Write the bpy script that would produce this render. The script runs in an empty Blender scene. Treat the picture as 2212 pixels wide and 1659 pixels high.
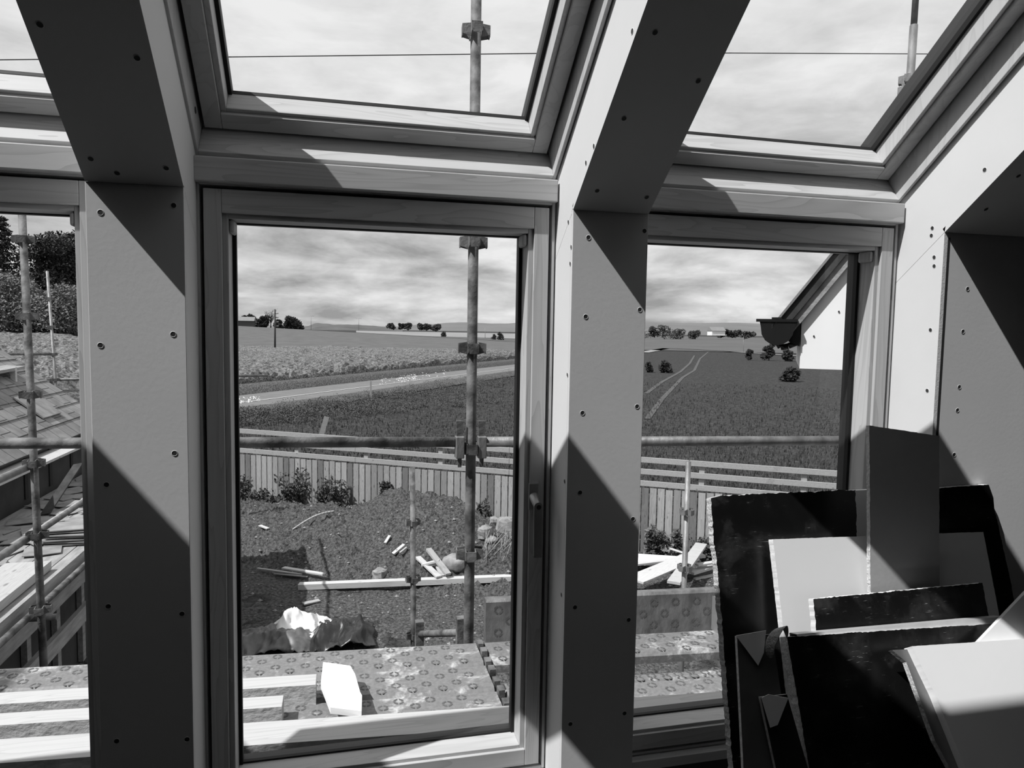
import bpy, math, random
from mathutils import Vector, Matrix, noise
random.seed(7)
sc = bpy.context.scene
COL = sc.collection
# ---------------------------------------------------------------- camera
W, H, F = 2212.0, 1659.0, 1531.93
PIT, YAW, ROL = .0747, .2365, .0162
CAM = Vector((.3242, -1.8657, 1.6))
_f = Vector((math.sin(YAW), math.cos(YAW), 0)); _r = Vector((math.cos(YAW), -math.sin(YAW), 0)); _u = Vector((0, 0, 1))
FW = _f*math.cos(PIT) - _u*math.sin(PIT); _u2 = _u*math.cos(PIT) + _f*math.sin(PIT)
RT = _r*math.cos(ROL) + _u2*math.sin(ROL); UP = _u2*math.cos(ROL) - _r*math.sin(ROL)
cd = bpy.data.cameras.new('camera'); cam = bpy.data.objects.new('camera', cd); COL.objects.link(cam)
cd.sensor_width = 36; cd.lens = 36*F/W; cd.clip_start = .05; cd.clip_end = 9000
cam.matrix_world = Matrix(((RT.x, UP.x, -FW.x, CAM.x), (RT.y, UP.y, -FW.y, CAM.y), (RT.z, UP.z, -FW.z, CAM.z), (0, 0, 0, 1)))
sc.camera = cam
# ---------------------------------------------------------------- view
vs = sc.view_settings
vs.view_transform = 'Standard'; vs.look = 'None'; vs.exposure = 0.0; vs.gamma = 1; vs.use_curve_mapping = False
# ---------------------------------------------------------------- sun
SUN = Vector((-2.65, -.92, 4.0)).normalized()
sl = bpy.data.lights.new('sun', 'SUN'); sl.energy = 5.5; sl.angle = math.radians(.53)
so = bpy.data.objects.new('sun', sl); so.rotation_euler = SUN.to_track_quat('Z', 'Y').to_euler(); COL.objects.link(so)


# ---------------------------------------------------------------- node helpers
class NT:
    def __init__(s, tree): s.t = tree; s.n = tree.nodes; s.l = tree.links
    def node(s, typ, **kw):
        n = s.n.new(typ)
        for k, v in kw.items():
            if hasattr(n, k): setattr(n, k, v)
            else: s.put(n.inputs[k], v)
        return n
    def put(s, sock, v):
        if hasattr(v, 'is_output') or isinstance(v, bpy.types.NodeSocket): s.l.new(v, sock)
        else: sock.default_value = v
    def m(s, op, a, b=None, c=None, clamp=False):
        n = s.n.new('ShaderNodeMath'); n.operation = op; n.use_clamp = clamp
        s.put(n.inputs[0], a)
        if b is not None: s.put(n.inputs[1], b)
        if c is not None: s.put(n.inputs[2], c)
        return n.outputs[0]
    def noise(s, vec, scale, detail=4, rough=.55, dist=0.0):
        n = s.n.new('ShaderNodeTexNoise'); s.put(n.inputs['Vector'], vec)
        n.inputs['Scale'].default_value = scale; n.inputs['Detail'].default_value = detail
        n.inputs['Roughness'].default_value = rough; n.inputs['Distortion'].default_value = dist
        return n.outputs['Fac']
    def mr(s, v, a, b, c, d):
        n = s.n.new('ShaderNodeMapRange'); n.clamp = True; s.put(n.inputs['Value'], v)
        for k, q in zip(('From Min', 'From Max', 'To Min', 'To Max'), (a, b, c, d)): s.put(n.inputs[k], q)
        return n.outputs[0]
    def scale(s, vec, sx, sy, sz):
        n = s.n.new('ShaderNodeVectorMath'); n.operation = 'MULTIPLY'; s.put(n.inputs[0], vec); n.inputs[1].default_value = (sx, sy, sz)
        return n.outputs[0]


# ---------------------------------------------------------------- sky
wd = bpy.data.worlds.new('sky'); sc.world = wd; wd.use_nodes = True
T = NT(wd.node_tree); T.n.clear()
tc = T.node('ShaderNodeTexCoord').outputs['Generated']
sp = T.node('ShaderNodeSeparateXYZ'); T.l.new(tc, sp.inputs[0])
dz = T.m('ADD', T.m('MAXIMUM', sp.outputs[2], 0.0), .16)
cv = T.node('ShaderNodeCombineXYZ'); T.l.new(T.m('DIVIDE', sp.outputs[0], dz), cv.inputs[0]); T.l.new(T.m('DIVIDE', sp.outputs[1], dz), cv.inputs[1])
cv.inputs[2].default_value = 3.7
n1 = T.noise(T.scale(cv.outputs[0], .85, 1.0, 1), 1.25, 9, .54, .5)
n2 = T.noise(cv.outputs[0], .55, 3, .5, .2)
n3 = T.noise(T.scale(tc, 6, 6, 19), 1.0, 9, .58, .25)
cl = T.m('ADD', T.m('MULTIPLY', n1, .30), T.m('ADD', T.m('MULTIPLY', n2, .20), T.m('MULTIPLY', n3, .50)))
low = T.mr(cl, .41, .59, .92, .36)         # heavier patches near the horizon
high = T.mr(cl, .40, .62, .92, .66)         # bright thin veil higher up
hf = T.mr(sp.outputs[2], .10, .38, 0.0, 1.0)
sky = T.m('ADD', T.m('MULTIPLY', low, T.m('SUBTRACT', 1.0, hf)), T.m('MULTIPLY', high, hf))
gnd = T.mr(sp.outputs[2], -.02, 0.0, 0.0, 1.0)
val = T.m('ADD', T.m('MULTIPLY', sky, gnd), T.m('MULTIPLY', T.m('SUBTRACT', 1.0, gnd), .10))
bg = T.node('ShaderNodeBackground'); T.l.new(val, bg.inputs['Color']); bg.inputs['Strength'].default_value = 1.0
wo = T.node('ShaderNodeOutputWorld'); T.l.new(bg.outputs[0], wo.inputs[0])


# ---------------------------------------------------------------- materials
def base_mat(name, rough=.8, metal=0.0, spec=.3):
    m = bpy.data.materials.new(name); m.use_nodes = True
    t = NT(m.node_tree); b = t.n['Principled BSDF']
    b.inputs['Roughness'].default_value = rough; b.inputs['Metallic'].default_value = metal
    b.inputs['Specular IOR Level'].default_value = spec
    return m, t, b


def coords(t): return t.node('ShaderNodeTexCoord').outputs['Object']


def mat(name, g, var=.15, scale=8, rough=.8, metal=0, spec=.3, bump=0, bscale=40, detail=4, stretch=(1, 1, 1), lo=.3, hi=.7, bdist=.01):
    m, t, b = base_mat(name, rough, metal, spec)
    v = t.scale(coords(t), *stretch)
    f = t.noise(v, scale, detail)
    t.l.new(t.mr(f, lo, hi, g*(1-var), g*(1+var)), b.inputs['Base Color'])
    if bump:
        bn = t.node('ShaderNodeBump'); bn.inputs['Strength'].default_value = bump; bn.inputs['Distance'].default_value = bdist
        t.l.new(t.noise(v, bscale, 3), bn.inputs['Height']); t.l.new(bn.outputs[0], b.inputs['Normal'])
    return m


def wood(name, g, axis, contrast=.16, scale=1.0, rough=.55, knots=0, spec=.35):
    """pine with flame grain running along axis (0,1,2)"""
    m, t, b = base_mat(name, rough, 0, spec)
    s = [16.0, 16.0, 16.0]; s[axis] = 1.5
    v = t.scale(coords(t), *[q*scale for q in s])
    w = t.noise(v, 1.0, 2, .45, .5)
    rings = t.m('FRACT', t.m('MULTIPLY', w, 9.0))
    rings = t.m('POWER', rings, 3.0)
    s2 = [220.0, 220.0, 220.0]; s2[axis] = 5.0
    fib = t.noise(t.scale(coords(t), *s2), 1.0, 2, .6)
    c = t.m('SUBTRACT', g*(1+contrast*.35), t.m('MULTIPLY', rings, g*contrast))
    c = t.m('SUBTRACT', c, t.m('MULTIPLY', fib, g*contrast*.5))
    if knots:
        vo = t.n.new('ShaderNodeTexVoronoi'); s3 = [7.0, 7.0, 7.0]; s3[axis] = 2.6
        t.l.new(t.scale(coords(t), *s3), vo.inputs['Vector']); vo.inputs['Scale'].default_value = 1
        k = t.mr(vo.outputs['Distance'], .06, .12, knots, 0.0)
        c = t.m('MULTIPLY', c, t.m('SUBTRACT', 1.0, k))
    t.l.new(c, b.inputs['Base Color'])
    return m


M = {}
M['board'] = mat('plasterboard_paper', .70, .03, 3, .85, 0, .2, .02, 90)
M['board_grey'] = mat('grey_backing_paper', .36, .06, 9, .85, 0, .2, .05, 90)
M['board_edge'] = mat('plaster_core', .74, .10, 60, .95, 0, .1, .12, 200)
M['board_torn'] = mat('torn_paper_edge', .55, .25, 120, .95, 0, .1, .5, 160)
M['dark_gap'] = mat('shadow_gap', .03, .1, 5, .9)
M['screw'] = mat('screw_steel', .05, .2, 30, .6, .3)
M['pine_x'] = wood('clear_pine_horizontal', .52, 0, .20)
M['pine_z'] = wood('clear_pine_vertical', .52, 2, .20)
M['pine_slope'] = wood('clear_pine_sloping', .52, 2, .13, .7)
M['gasket'] = mat('rubber_gasket', .012, .1, 5, .6)
M['alu_dark'] = mat('dark_window_cladding', .06, .1, 5, .5, .4)
M['alu'] = mat('silver_handle_metal', .34, .05, 20, .42, .55)
M['steel'] = mat('galvanised_tube', .21, .30, 14, .55, .45, .4, .25, 60, 5, (1, 1, .5), .35, .65)
M['steel_rust'] = mat('worn_painted_tube', .13, .55, 9, .7, .15, .3, .35, 40, 6, (1, 1, 1), .38, .62)
M['rawpine_x'] = wood('sawn_timber', .50, 0, .16, .8, .85, .45, .2)
M['rawpine_y'] = wood('sawn_timber_running_out', .42, 1, .2, .8, .85, .45, .2)
M['sawn_side'] = mat('rough_sawn_side', .52, .22, 45, .9, 0, .1, .4, 60, 5, (.6, 1, 1))
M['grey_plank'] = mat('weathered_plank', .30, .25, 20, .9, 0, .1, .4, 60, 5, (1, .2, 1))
M['white'] = mat('white_sheet', .85, .03, 5, .7)
M['render_wall'] = mat('white_cladding', .88, .02, 5, .8)
M['black_pvc'] = mat('black_plastic', .012, .2, 8, .35, 0, .5)
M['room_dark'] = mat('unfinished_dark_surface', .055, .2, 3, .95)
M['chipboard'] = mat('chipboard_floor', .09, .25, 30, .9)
M['picket'] = wood('fence_board', .22, 2, .30, .9, .9, .5, .1)
M['fence_rail'] = wood('fence_rail_timber', .34, 0, .22, .8, .9, .4, .1)
M['leaf_dark'] = mat('dark_needles', .030, .4, 2, .8)
M['leaf'] = mat('broadleaf', .065, .45, 3, .75)
M['leaf_light'] = mat('pale_leaves', .13, .45, 6, .7)
M['grass_blade'] = mat('rough_grass', .062, .45, 6, .9)
M['bark'] = mat('bark', .05, .3, 12, .95)
M['stone'] = mat('pale_stone', .26, .3, 9, .95, 0, .1, .5, 30)
M['straw'] = mat('dry_straw', .35, .3, 30, .9)
M['farm'] = mat('farm_wall', .75, .1, 1, .9)
M['farmroof'] = mat('farm_roof', .2, .1, 1, .9)
M['hose'] = mat('pale_hose', .45, .1, 10, .6)
M['tarp'] = mat('black_polythene', .02, .4, 5, .35, 0, .55)
M['steel_light'] = mat('bright_zinc_channel', .62, .12, 9, .35, .2, .5)
M['tarp_grey'] = mat('grey_polythene', .10, .4, 6, .45, 0, .5)
M['foil_silver'] = mat('silver_foil_facing', .22, .3, 4, .35, .5, .5)
M['wire'] = mat('cable', .03, .1, 5, .7)


def glass_mat():
    m = bpy.data.materials.new('window_glass'); m.use_nodes = True
    t = NT(m.node_tree); t.n.clear()
    fr = t.node('ShaderNodeFresnel'); fr.inputs['IOR'].default_value = 1.35
    tr = t.node('ShaderNodeBsdfTransparent'); tr.inputs['Color'].default_value = (.97, .97, .97, 1)
    gl = t.node('ShaderNodeBsdfGlossy'); gl.inputs['Roughness'].default_value = 0.0
    gl.inputs['Color'].default_value = (.6, .6, .6, 1)
    ge = t.node('ShaderNodeNewGeometry')
    mx = t.node('ShaderNodeMixShader'); t.l.new(t.m('MULTIPLY', fr.outputs[0], t.m('SUBTRACT', 1.0, ge.outputs['Backfacing'])), mx.inputs[0]); t.l.new(tr.outputs[0], mx.inputs[1]); t.l.new(gl.outputs[0], mx.inputs[2])
    o = t.node('ShaderNodeOutputMaterial'); t.l.new(mx.outputs[0], o.inputs[0])
    return m


M['glass'] = glass_mat()


def foil_mat():   # black shiny scuffed facing on insulation boards
    m, t, b = base_mat('black_scuffed_facing', .38, 0, .5)
    v = coords(t)
    sc1 = t.noise(t.scale(v, 1, 1, 9), 26, 3, .7, .4)
    sm = t.noise(v, 7, 5, .65, .3)
    scr = t.mr(sc1, .64, .74, 0.0, .30)
    sm2 = t.mr(sm, .50, .75, 0.0, .035)
    t.l.new(t.m('ADD', .006, t.m('ADD', t.m('MULTIPLY', scr, t.mr(sm, .45, .6, 0, 1)), sm2)), b.inputs['Base Color'])
    t.l.new(t.mr(sm, .4, .7, .30, .55), b.inputs['Roughness'])
    return m


M['foil'] = foil_mat()


def plank_mat():  # galvanised deck with dried mud and plaster
    m, t, b = base_mat('galvanised_deck', .6, .15, .4)
    v = coords(t)
    a = t.noise(v, 7, 7, .68, .3); g = t.noise(v, 60, 3)
    base = t.mr(g, .3, .7, .17, .25)
    st = t.mr(a, .53, .62, 0.0, 1.0)
    t.l.new(t.m('ADD', t.m('MULTIPLY', base, t.m('SUBTRACT', 1.0, st)), t.m('MULTIPLY', st, t.mr(g, .35, .65, .30, .58))), b.inputs['Base Color'])
    return m


M['deck'] = plank_mat()
M['rosette'] = mat('pressed_hole_edge', .13, .3, 30, .6, .2)


def slate_mat():
    m, t, b = base_mat('roof_slate', .7, 0, .35)
    v = coords(t)
    br = t.n.new('ShaderNodeTexBrick'); t.l.new(v, br.inputs['Vector'])
    br.inputs['Scale'].default_value = 1; br.inputs['Brick Width'].default_value = .28; br.inputs['Row Height'].default_value = .26
    br.inputs['Mortar Size'].default_value = .006; br.inputs['Mortar Smooth'].default_value = .1
    br.inputs['Color1'].default_value = (.17, .17, .17, 1); br.inputs['Color2'].default_value = (.24, .24, .24, 1); br.inputs['Mortar'].default_value = (.03, .03, .03, 1)
    n = t.noise(v, 5, 5); mx = t.node('ShaderNodeMixRGB'); mx.blend_type = 'MULTIPLY'; mx.inputs[0].default_value = 1
    t.l.new(br.outputs['Color'], mx.inputs[1]); t.l.new(t.mr(n, .3, .7, .7, 1.25), mx.inputs[2]); t.l.new(mx.outputs[0], b.inputs['Base Color'])
    return m


M['slate'] = slate_mat()
M['loose_slate'] = mat('loose_slate', .24, .3, 6, .75, 0, .3)
M['soil'] = mat('dug_soil', .085, .62, 22, .95, 0, .1, 1.0, 30, 10, (1, 1, 1), .34, .66, .05)
M['mud'] = mat('packed_mud', .125, .28, 2.2, .9, 0, .15, .6, 14, 9, (1, 1, 1), .34, .66)
M['field_grass'] = mat('young_corn', .052, .42, 5, .95, 0, .05, 1.0, 6, 10, (1, 1, 1), .36, .64, .2)
M['field_mid'] = mat('green_field', .115, .16, .35, .95, 0, .05, .5, 1.5, 9)
M['field_dark'] = mat('dark_field', .085, .2, .05, .95)
M['field_pale'] = mat('pale_field', .22, .2, .02, .95)
M['crop'] = mat('flowering_crop', .14, .55, 5, .95, 0, .05, .6, 4, 10, (1, 1, 1), .40, .60)
M['road'] = mat('worn_tarmac', .145, .12, 1.2, .9)
M['road_line'] = mat('road_paint', .5, .1, 1.2, .9)
M['bank'] = mat('verge_grass', .10, .5, 9, .95, 0, .05, 1.0, 9, 9, (1, 1, 1), .35, .65, .1)
M['track'] = mat('wheel_track', .075, .3, 1.5, .95)
M['hill'] = mat('distant_hill', .13, .12, .004, 1)
M['hill_near'] = mat('distant_wooded_rise', .085, .3, .02, 1)


# ---------------------------------------------------------------- mesh helpers
class MB:
    def __init__(s): s.v = []; s.f = []; s.mi = []; s.sm = []
    def add(s, vs, fs, mi=0, smooth=False):
        o = len(s.v); s.v += [tuple(p) for p in vs]
        for q in fs: s.f.append([i+o for i in q]); s.mi.append(mi); s.sm.append(smooth)
        return s
    def box(s, a, b, mi=0, X=None):
        x0, y0, z0 = a; x1, y1, z1 = b
        vs = [(x0, y0, z0), (x1, y0, z0), (x1, y1, z0), (x0, y1, z0), (x0, y0, z1), (x1, y0, z1), (x1, y1, z1), (x0, y1, z1)]
        if X: vs = [X(*p) for p in vs]
        return s.add(vs, [(0, 3, 2, 1), (4, 5, 6, 7), (0, 1, 5, 4), (1, 2, 6, 5), (2, 3, 7, 6), (3, 0, 4, 7)], mi)
    def prism(s, poly, d, mi=0, emi=None):
        """poly: 3D points, extruded by vector d"""
        n = len(poly); P = [Vector(p) for p in poly]; d = Vector(d)
        s.add(P + [p+d for p in P], [tuple(range(n))], mi)
        o = len(s.v)-2*n
        s.f.append([o+n+i for i in reversed(range(n))]); s.mi.append(mi); s.sm.append(False)
        for i in range(n):
            j = (i+1) % n; s.f.append([o+i, o+n+i, o+n+j, o+j][::-1]); s.mi.append(mi if emi is None else emi); s.sm.append(False)
        return s
    def tube(s, a, b, r, n=14, r2=None, mi=0, cap=True, hollow=False):
        a = Vector(a); b = Vector(b); ax = (b-a).normalized()
        u = ax.orthogonal().normalized(); w = ax.cross(u); r2 = r if r2 is None else r2
        vs = []
        for c, rr in ((a, r), (b, r2)):
            for i in range(n):
                t = 2*math.pi*i/n; vs.append(c+(u*math.cos(t)+w*math.sin(t))*rr)
        s.add(vs, [(i, (i+1) % n, n+(i+1) % n, n+i) for i in range(n)], mi, True)
        if cap:
            o = len(s.v)-2*n
            s.f.append([o+i for i in reversed(range(n))]); s.mi.append(mi); s.sm.append(False)
            s.f.append([o+n+i for i in range(n)]); s.mi.append(mi); s.sm.append(False)
        return s
    def path(s, pts, r, n=8, mi=0):
        for i in range(len(pts)-1): s.tube(pts[i], pts[i+1], r, n, mi=mi)
        return s
    def build(s, name, mats, parent=None, bevel=0, loc=None):
        me = bpy.data.meshes.new(name)
        vs = s.v
        if loc is not None: vs = [(p[0]-loc[0], p[1]-loc[1], p[2]-loc[2]) for p in s.v]
        me.from_pydata(vs, [], s.f); me.update()
        if not isinstance(mats, (list, tuple)): mats = [mats]
        for m in mats: me.materials.append(m)
        for p, mi, sm in zip(me.polygons, s.mi, s.sm): p.material_index = mi; p.use_smooth = sm
        o = bpy.data.objects.new(name, me); COL.objects.link(o)
        if loc is not None: o.location = loc
        if parent:
            o.parent = parent
            o.location = Vector(loc or (0, 0, 0)) - parent.location
        if bevel:
            b = o.modifiers.new('bevel', 'BEVEL'); b.width = bevel; b.segments = 2; b.limit_method = 'ANGLE'; b.angle_limit = math.radians(40)
        return o


def tag(o, label, cat, group=None, kind=None):
    o['label'] = label; o['category'] = cat
    if group: o['group'] = group
    if kind: o['kind'] = kind
    return o


def thing(name, loc, label, cat, group=None, kind=None):
    o = bpy.data.objects.new(name, None); COL.objects.link(o); o.location = loc; o.empty_display_size = .1
    return tag(o, label, cat, group, kind)


def ray(px, py): return FW + RT*((px-W/2)/F) - UP*((py-H/2)/F)
def hit(px, py, n, d):     # point where the sight line meets plane n.p = d
    r = ray(px, py); n = Vector(n); return CAM + r*((d-n.dot(CAM))/n.dot(r))
def atY(px, py, y): return hit(px, py, (0, 1, 0), y)
def atX(px, py, x): return hit(px, py, (1, 0, 0), x)
def atZ(px, py, z): return hit(px, py, (0, 0, 1), z)
def atD(px, py, d): return CAM + ray(px, py)*d


# ---------------------------------------------------------------- roof frame of reference
TH = math.radians(37.4); CS, SN = math.cos(TH), math.sin(TH)
def RP(x, v, u): return Vector((x, -u*CS+v*SN, 2.0+u*SN+v*CS))    # u up the slope, v out through the roof
CZ, PR = 1.90, .137      # crease height, pier projection into the room

# ================================================================= SETTING
def struct(mb, name, m, label, cat, **k):
    return tag(mb.build(name, m, **k), label, cat, kind='structure')


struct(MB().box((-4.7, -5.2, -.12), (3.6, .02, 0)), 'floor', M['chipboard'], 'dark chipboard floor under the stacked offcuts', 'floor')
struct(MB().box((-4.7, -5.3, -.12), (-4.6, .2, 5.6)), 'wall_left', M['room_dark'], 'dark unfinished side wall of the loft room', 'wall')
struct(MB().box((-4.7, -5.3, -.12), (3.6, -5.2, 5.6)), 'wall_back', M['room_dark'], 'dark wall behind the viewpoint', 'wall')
# front wall under the sills and blocking left of the windows
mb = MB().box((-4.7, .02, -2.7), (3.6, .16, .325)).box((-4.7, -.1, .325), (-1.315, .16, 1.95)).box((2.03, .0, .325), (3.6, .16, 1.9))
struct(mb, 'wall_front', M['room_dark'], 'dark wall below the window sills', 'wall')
# roof build-up above and beside the roof windows
UT = 1.72
mb = MB()
for a, b in (((-4.7, -.15, UT), (3.6, .22, 4.6)), ((-4.7, -.15, -.05), (-1.315, .22, UT)), ((2.03, -.14, -.0), (3.6, .22, UT))):
    mb.box(a, b, 0, RP)
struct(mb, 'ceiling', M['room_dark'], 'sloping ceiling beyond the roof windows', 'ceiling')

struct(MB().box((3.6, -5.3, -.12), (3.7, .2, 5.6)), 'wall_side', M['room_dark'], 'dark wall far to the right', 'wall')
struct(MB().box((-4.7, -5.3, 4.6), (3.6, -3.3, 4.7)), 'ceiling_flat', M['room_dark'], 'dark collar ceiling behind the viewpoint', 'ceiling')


def screws(parent, pts, nrm, side=1):
    """countersunk drywall screws: flat dark disc painted as the shaded recess, with raised paper burr"""
    n = Vector(nrm).normalized(); u = n.orthogonal().normalized(); w = n.cross(u)
    for p in pts:
        p = Vector(p); mb = MB(); k = 14
        def ring(r, h): return [p+(u*math.cos(2*math.pi*i/k)+w*math.sin(2*math.pi*i/k))*r+n*h for i in range(k)]
        A = ring(.0069, .0003); B = ring(.0060, .0009); Cc = ring(.0056, .0004)
        f1 = [(i, (i+1) % k, k+(i+1) % k, k+i) for i in range(k)]
        mb.add(A+B, f1, 1, True); mb.add(B+Cc, f1, 1, True); mb.add(Cc, [tuple(range(k))], 0)
        mb.build('screw', [M['screw'], M['board']], parent)


def pier(name, x0, x1, label, front_px, soffit_px, left_px, right_px, left=True, right=True, yp=PR, lip=False):
    root = thing(name, ((x0+x1)/2, -yp, 0), label, 'wall pier', kind='structure')
    t = .0125; vb = -.157 if yp == PR else -.18
    # crease: point (y=-yp) on plane v=vb : v = y*SN+(z-2)*CS
    cz = 2.0 + (vb + yp*SN)/CS
    U = 2.4
    # front and soffit
    fb = MB().box((x0+t if lip else x0, -yp, 0), (x1, -yp+t, cz)).build('front_board', M['board'], root, bevel=.0012)
    P0 = Vector((0, -yp, cz)); du = Vector((0, -CS, SN)); dn = Vector((0, SN, CS))
    sb = MB().prism([P0+Vector((x0, 0, 0)), P0+Vector((x1, 0, 0)), P0+Vector((x1, 0, 0))+du*U, P0+Vector((x0, 0, 0))+du*U], dn*t).build('soffit_board', M['board'], root)
    # hidden filler added to block light, dark so joints read as shade
    mb = MB().box((x0+.014, -yp+.014, 0), (x1-.014, .12, cz-.02))
    mb.prism([P0+Vector((x0+.014, 0, 0))+dn*.014-du*.05, P0+Vector((x1-.014, 0, 0))+dn*.014-du*.05, P0+Vector((x1-.014, 0, 0))+dn*.014+du*U, P0+Vector((x0+.014, 0, 0))+dn*.014+du*U], dn*.30)
    mb.build('light_block', M['dark_gap'], root)
    g = .0009
    yb = .03
    zb = cz - (yb+yp)*SN/CS
    for side, xa, xb in (((-1, x0, x0+t) if left else None, 0, 0), ((1, x1-t, x1) if right else None, 0, 0)):
        if not side: continue
        sgn, xa, xb = side
        ys = -yp if lip else -yp+t; zs = cz-(ys+yp)*SN/CS
        lower = [(xa, ys, 0), (xa, .03, 0), (xa, .03, zb-g), (xa, ys, zs-g)]
        MB().prism(lower, (xb-xa, 0, 0), 0, 1).build('side_board', [M['board'], M['board_edge']], root)
        q = Vector((xa, 0, 0))
        k0 = dn*t
        up = [Vector((xa, ys, zs+g)), q+P0+k0+du*.012, q+P0+k0+du*U, q+P0+du*U+dn*.20, q+Vector((0, .03, 2.075)), q+Vector((0, .03, zb+g))]
        MB().prism(up, (xb-xa, 0, 0), 0, 1).build('sloping_side_board', [M['board'], M['board_edge']], root)
    screws(root, [atY(*p, -yp) for p in front_px], (0, -1, 0))
    d = dn.dot(P0)
    screws(root, [hit(p[0], p[1], dn, d) for p in soffit_px], -dn)
    screws(root, [atX(*p, x0) for p in left_px], (-1, 0, 0))
    screws(root, [atX(*p, x1) for p in right_px], (1, 0, 0))
    return root


pier('wall_centre', -.213, -.016, 'plasterboarded pier left of the full centre window, shadow crossing it twice',
     [(217, 459), (375, 444), (217, 746), (374, 722), (230, 1047), (377, 979), (234, 1310), (393, 1326), (252, 1601), (404, 1597)],
     [(86, 53), (296, 125), (196, 343), (359, 363), (253, 374)], [], [])
pier('wall_centre', .892, 1.097, 'plasterboarded pier right of the full centre window, bright left return',
     [(1271, 513), (1392, 499), (1265, 684), (1382, 669), (1258, 892), (1376, 878), (1253, 1064), (1367, 1121), (1242, 1312), (1358, 1339), (1232, 1564), (1349, 1541)],
     [(1415, 70), (1508, 175), (1348, 256), (1290, 412), (1397, 426)],
     [(1366, 68), (1283, 316), (1266, 352), (1228, 480), (1234, 534), (1232, 570), (1226, 810), (1220, 1040), (1213, 1285)], [])
pier('wall_centre', -1.311, -1.114, 'plasterboarded pier at the far left window edge', [], [], [], [])
pr = pier('wall_right', 1.992, 3.55, 'plasterboarded wall right of the right window with open joint at its corner',
          [], [(2130, 452), (2200, 380)],
          [(2127, 367), (2014, 493), (2012, 509), (2018, 556), (2018, 575), (2010, 713), (2003, 844)], [], right=False, yp=.165, lip=True)
# dark strip painted as the shade of an open joint, right wall corner
MB().box((2.0045, -.1655, 0), (2.0125, -.158, 1.885)).build('corner_gap_shade', M['dark_gap'], pr)
screws(pr, [atY(*p, -.165) for p in ((2090, 624), (2080, 716), (2072, 836), (2068, 886), (2061, 982))], (0, -1, 0))


# ================================================================= WINDOWS
def window(name, X0, hb, ht, T, d0, mx, mz, label, fdep, handle=False, cb=0, cladding=True, org=(0, 0, 0)):
    """one pine window; T maps (x, depth, height) to the world"""
    root = thing(name, org, label, 'window', kind='structure')
    S, s2, dep = .041, .055, (.082 if cb == 0 else .071)
    Wd = .87; x0, x1 = X0, X0+Wd; g = .009; ow = .009
    o0, o1 = x0-g-ow, x1+g+ow; hb0, ht0 = hb-g-(ow if cb == 0 else .045), ht+g+ow
    dback = d0+.135
    def bx(a, b, m, nm, mb=None, bevel=.0015):
        return MB().box(a, b, 0, T).build(nm, m, root, bevel=bevel)
    # frame
    for a, b, m in (((o0, fdep, hb0), (x0-g, dback, ht0), mz), ((x1+g, fdep, hb0), (o1, dback, ht0), mz),
                    ((x0-g, fdep, hb0), (x1+g, dback, hb-g), mx), ((x0-g, fdep, ht+g), (x1+g, dback, ht0), mx)):
        bx(a, b, m, 'frame')
    mb = MB()
    for a, b in (((x0-g, d0+dep+.013, hb), (x0+.02, dback, ht)), ((x1-.02, d0+dep+.013, hb), (x1+g, dback, ht)), ((x0+.02, d0+dep+.013, hb-g), (x1-.02, dback, hb+(.02 if cb == 0 else .01))), ((x0+.02, d0+dep+.013, ht-.02), (x1-.02, dback, ht+g))):
        mb.box(a, b, 0, T)
    mb.build('rebate', M['alu_dark'], root)
    # sash: flat face, small step, deep reveal
    Rt, Rb = .057, (.047 if cb == 0 else .043)
    for a, b, m in (((x0, d0, hb), (x0+S, d0+dep, ht), mz), ((x1-S, d0, hb), (x1, d0+dep, ht), mz)):
        bx(a, b, m, 'sash_stile')
    for a, b, m in (((x0+S+.0006, d0, ht-Rt), (x1-S-.0006, d0+dep, ht), mx), ((x0+S+.0006, d0, hb), (x1-S-.0006, d0+dep, hb+Rb), mx)):
        bx(a, b, m, 'sash_rail')
    e = s2-S
    for a, b, m in (((x0+S, d0+.010, hb+Rb), (x0+s2, d0+dep, ht-Rt), mz), ((x1-s2, d0+.010, hb+Rb), (x1-S, d0+dep, ht-Rt), mz),
                    ((x0+s2, d0+.010, ht-Rt-.012), (x1-s2, d0+dep, ht-Rt), mx), ((x0+s2, d0+.010, hb+Rb), (x1-s2, d0+dep, hb+Rb+.010), mx)):
        bx(a, b, m, 'glazing_step')
    gx0, gx1, gb, gt = x0+s2, x1-s2, hb+Rb+.010, ht-Rt-.012
    k = .0095
    mb = MB()
    for a, b in (((gx0, d0+dep-.008, gb), (gx0+k, d0+dep+.008, gt)), ((gx1-k, d0+dep-.008, gb), (gx1, d0+dep+.008, gt)), ((gx0+k, d0+dep-.004, gb), (gx1-k, d0+dep+.008, gb+(.005 if cb == 0 else .0012))), ((gx0+k, d0+dep-.002, gt-.003), (gx1-k, d0+dep+.008, gt))):
        mb.box(a, b, 0, T)
    mb.build('gasket', M['gasket'], root)
    MB().box((gx0+.002, d0+dep+.008, gb+.002), (gx1-.002, d0+dep+.012, gt-.002), 0, T).build('pane', M['glass'], root)
    mb = MB()
    for a, b in (((x0-.02, d0+dep+.013, hb-.02), (gx0+.004, d0+.125, ht+.02)), ((gx1-.004, d0+dep+.013, hb-.02), (x1+.02, d0+.125, ht+.02)), ((gx0, d0+dep+.013, hb-.02), (gx1, d0+.125, gb+cb)), ((gx0, d0+dep+.013, gt), (gx1, d0+.125, ht+.02))):
        mb.box(a, b, 0, T)
    mb.build('outer_cladding', M['alu_dark'], root)
    return root, (gx0, gx1, gb, gt)


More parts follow.
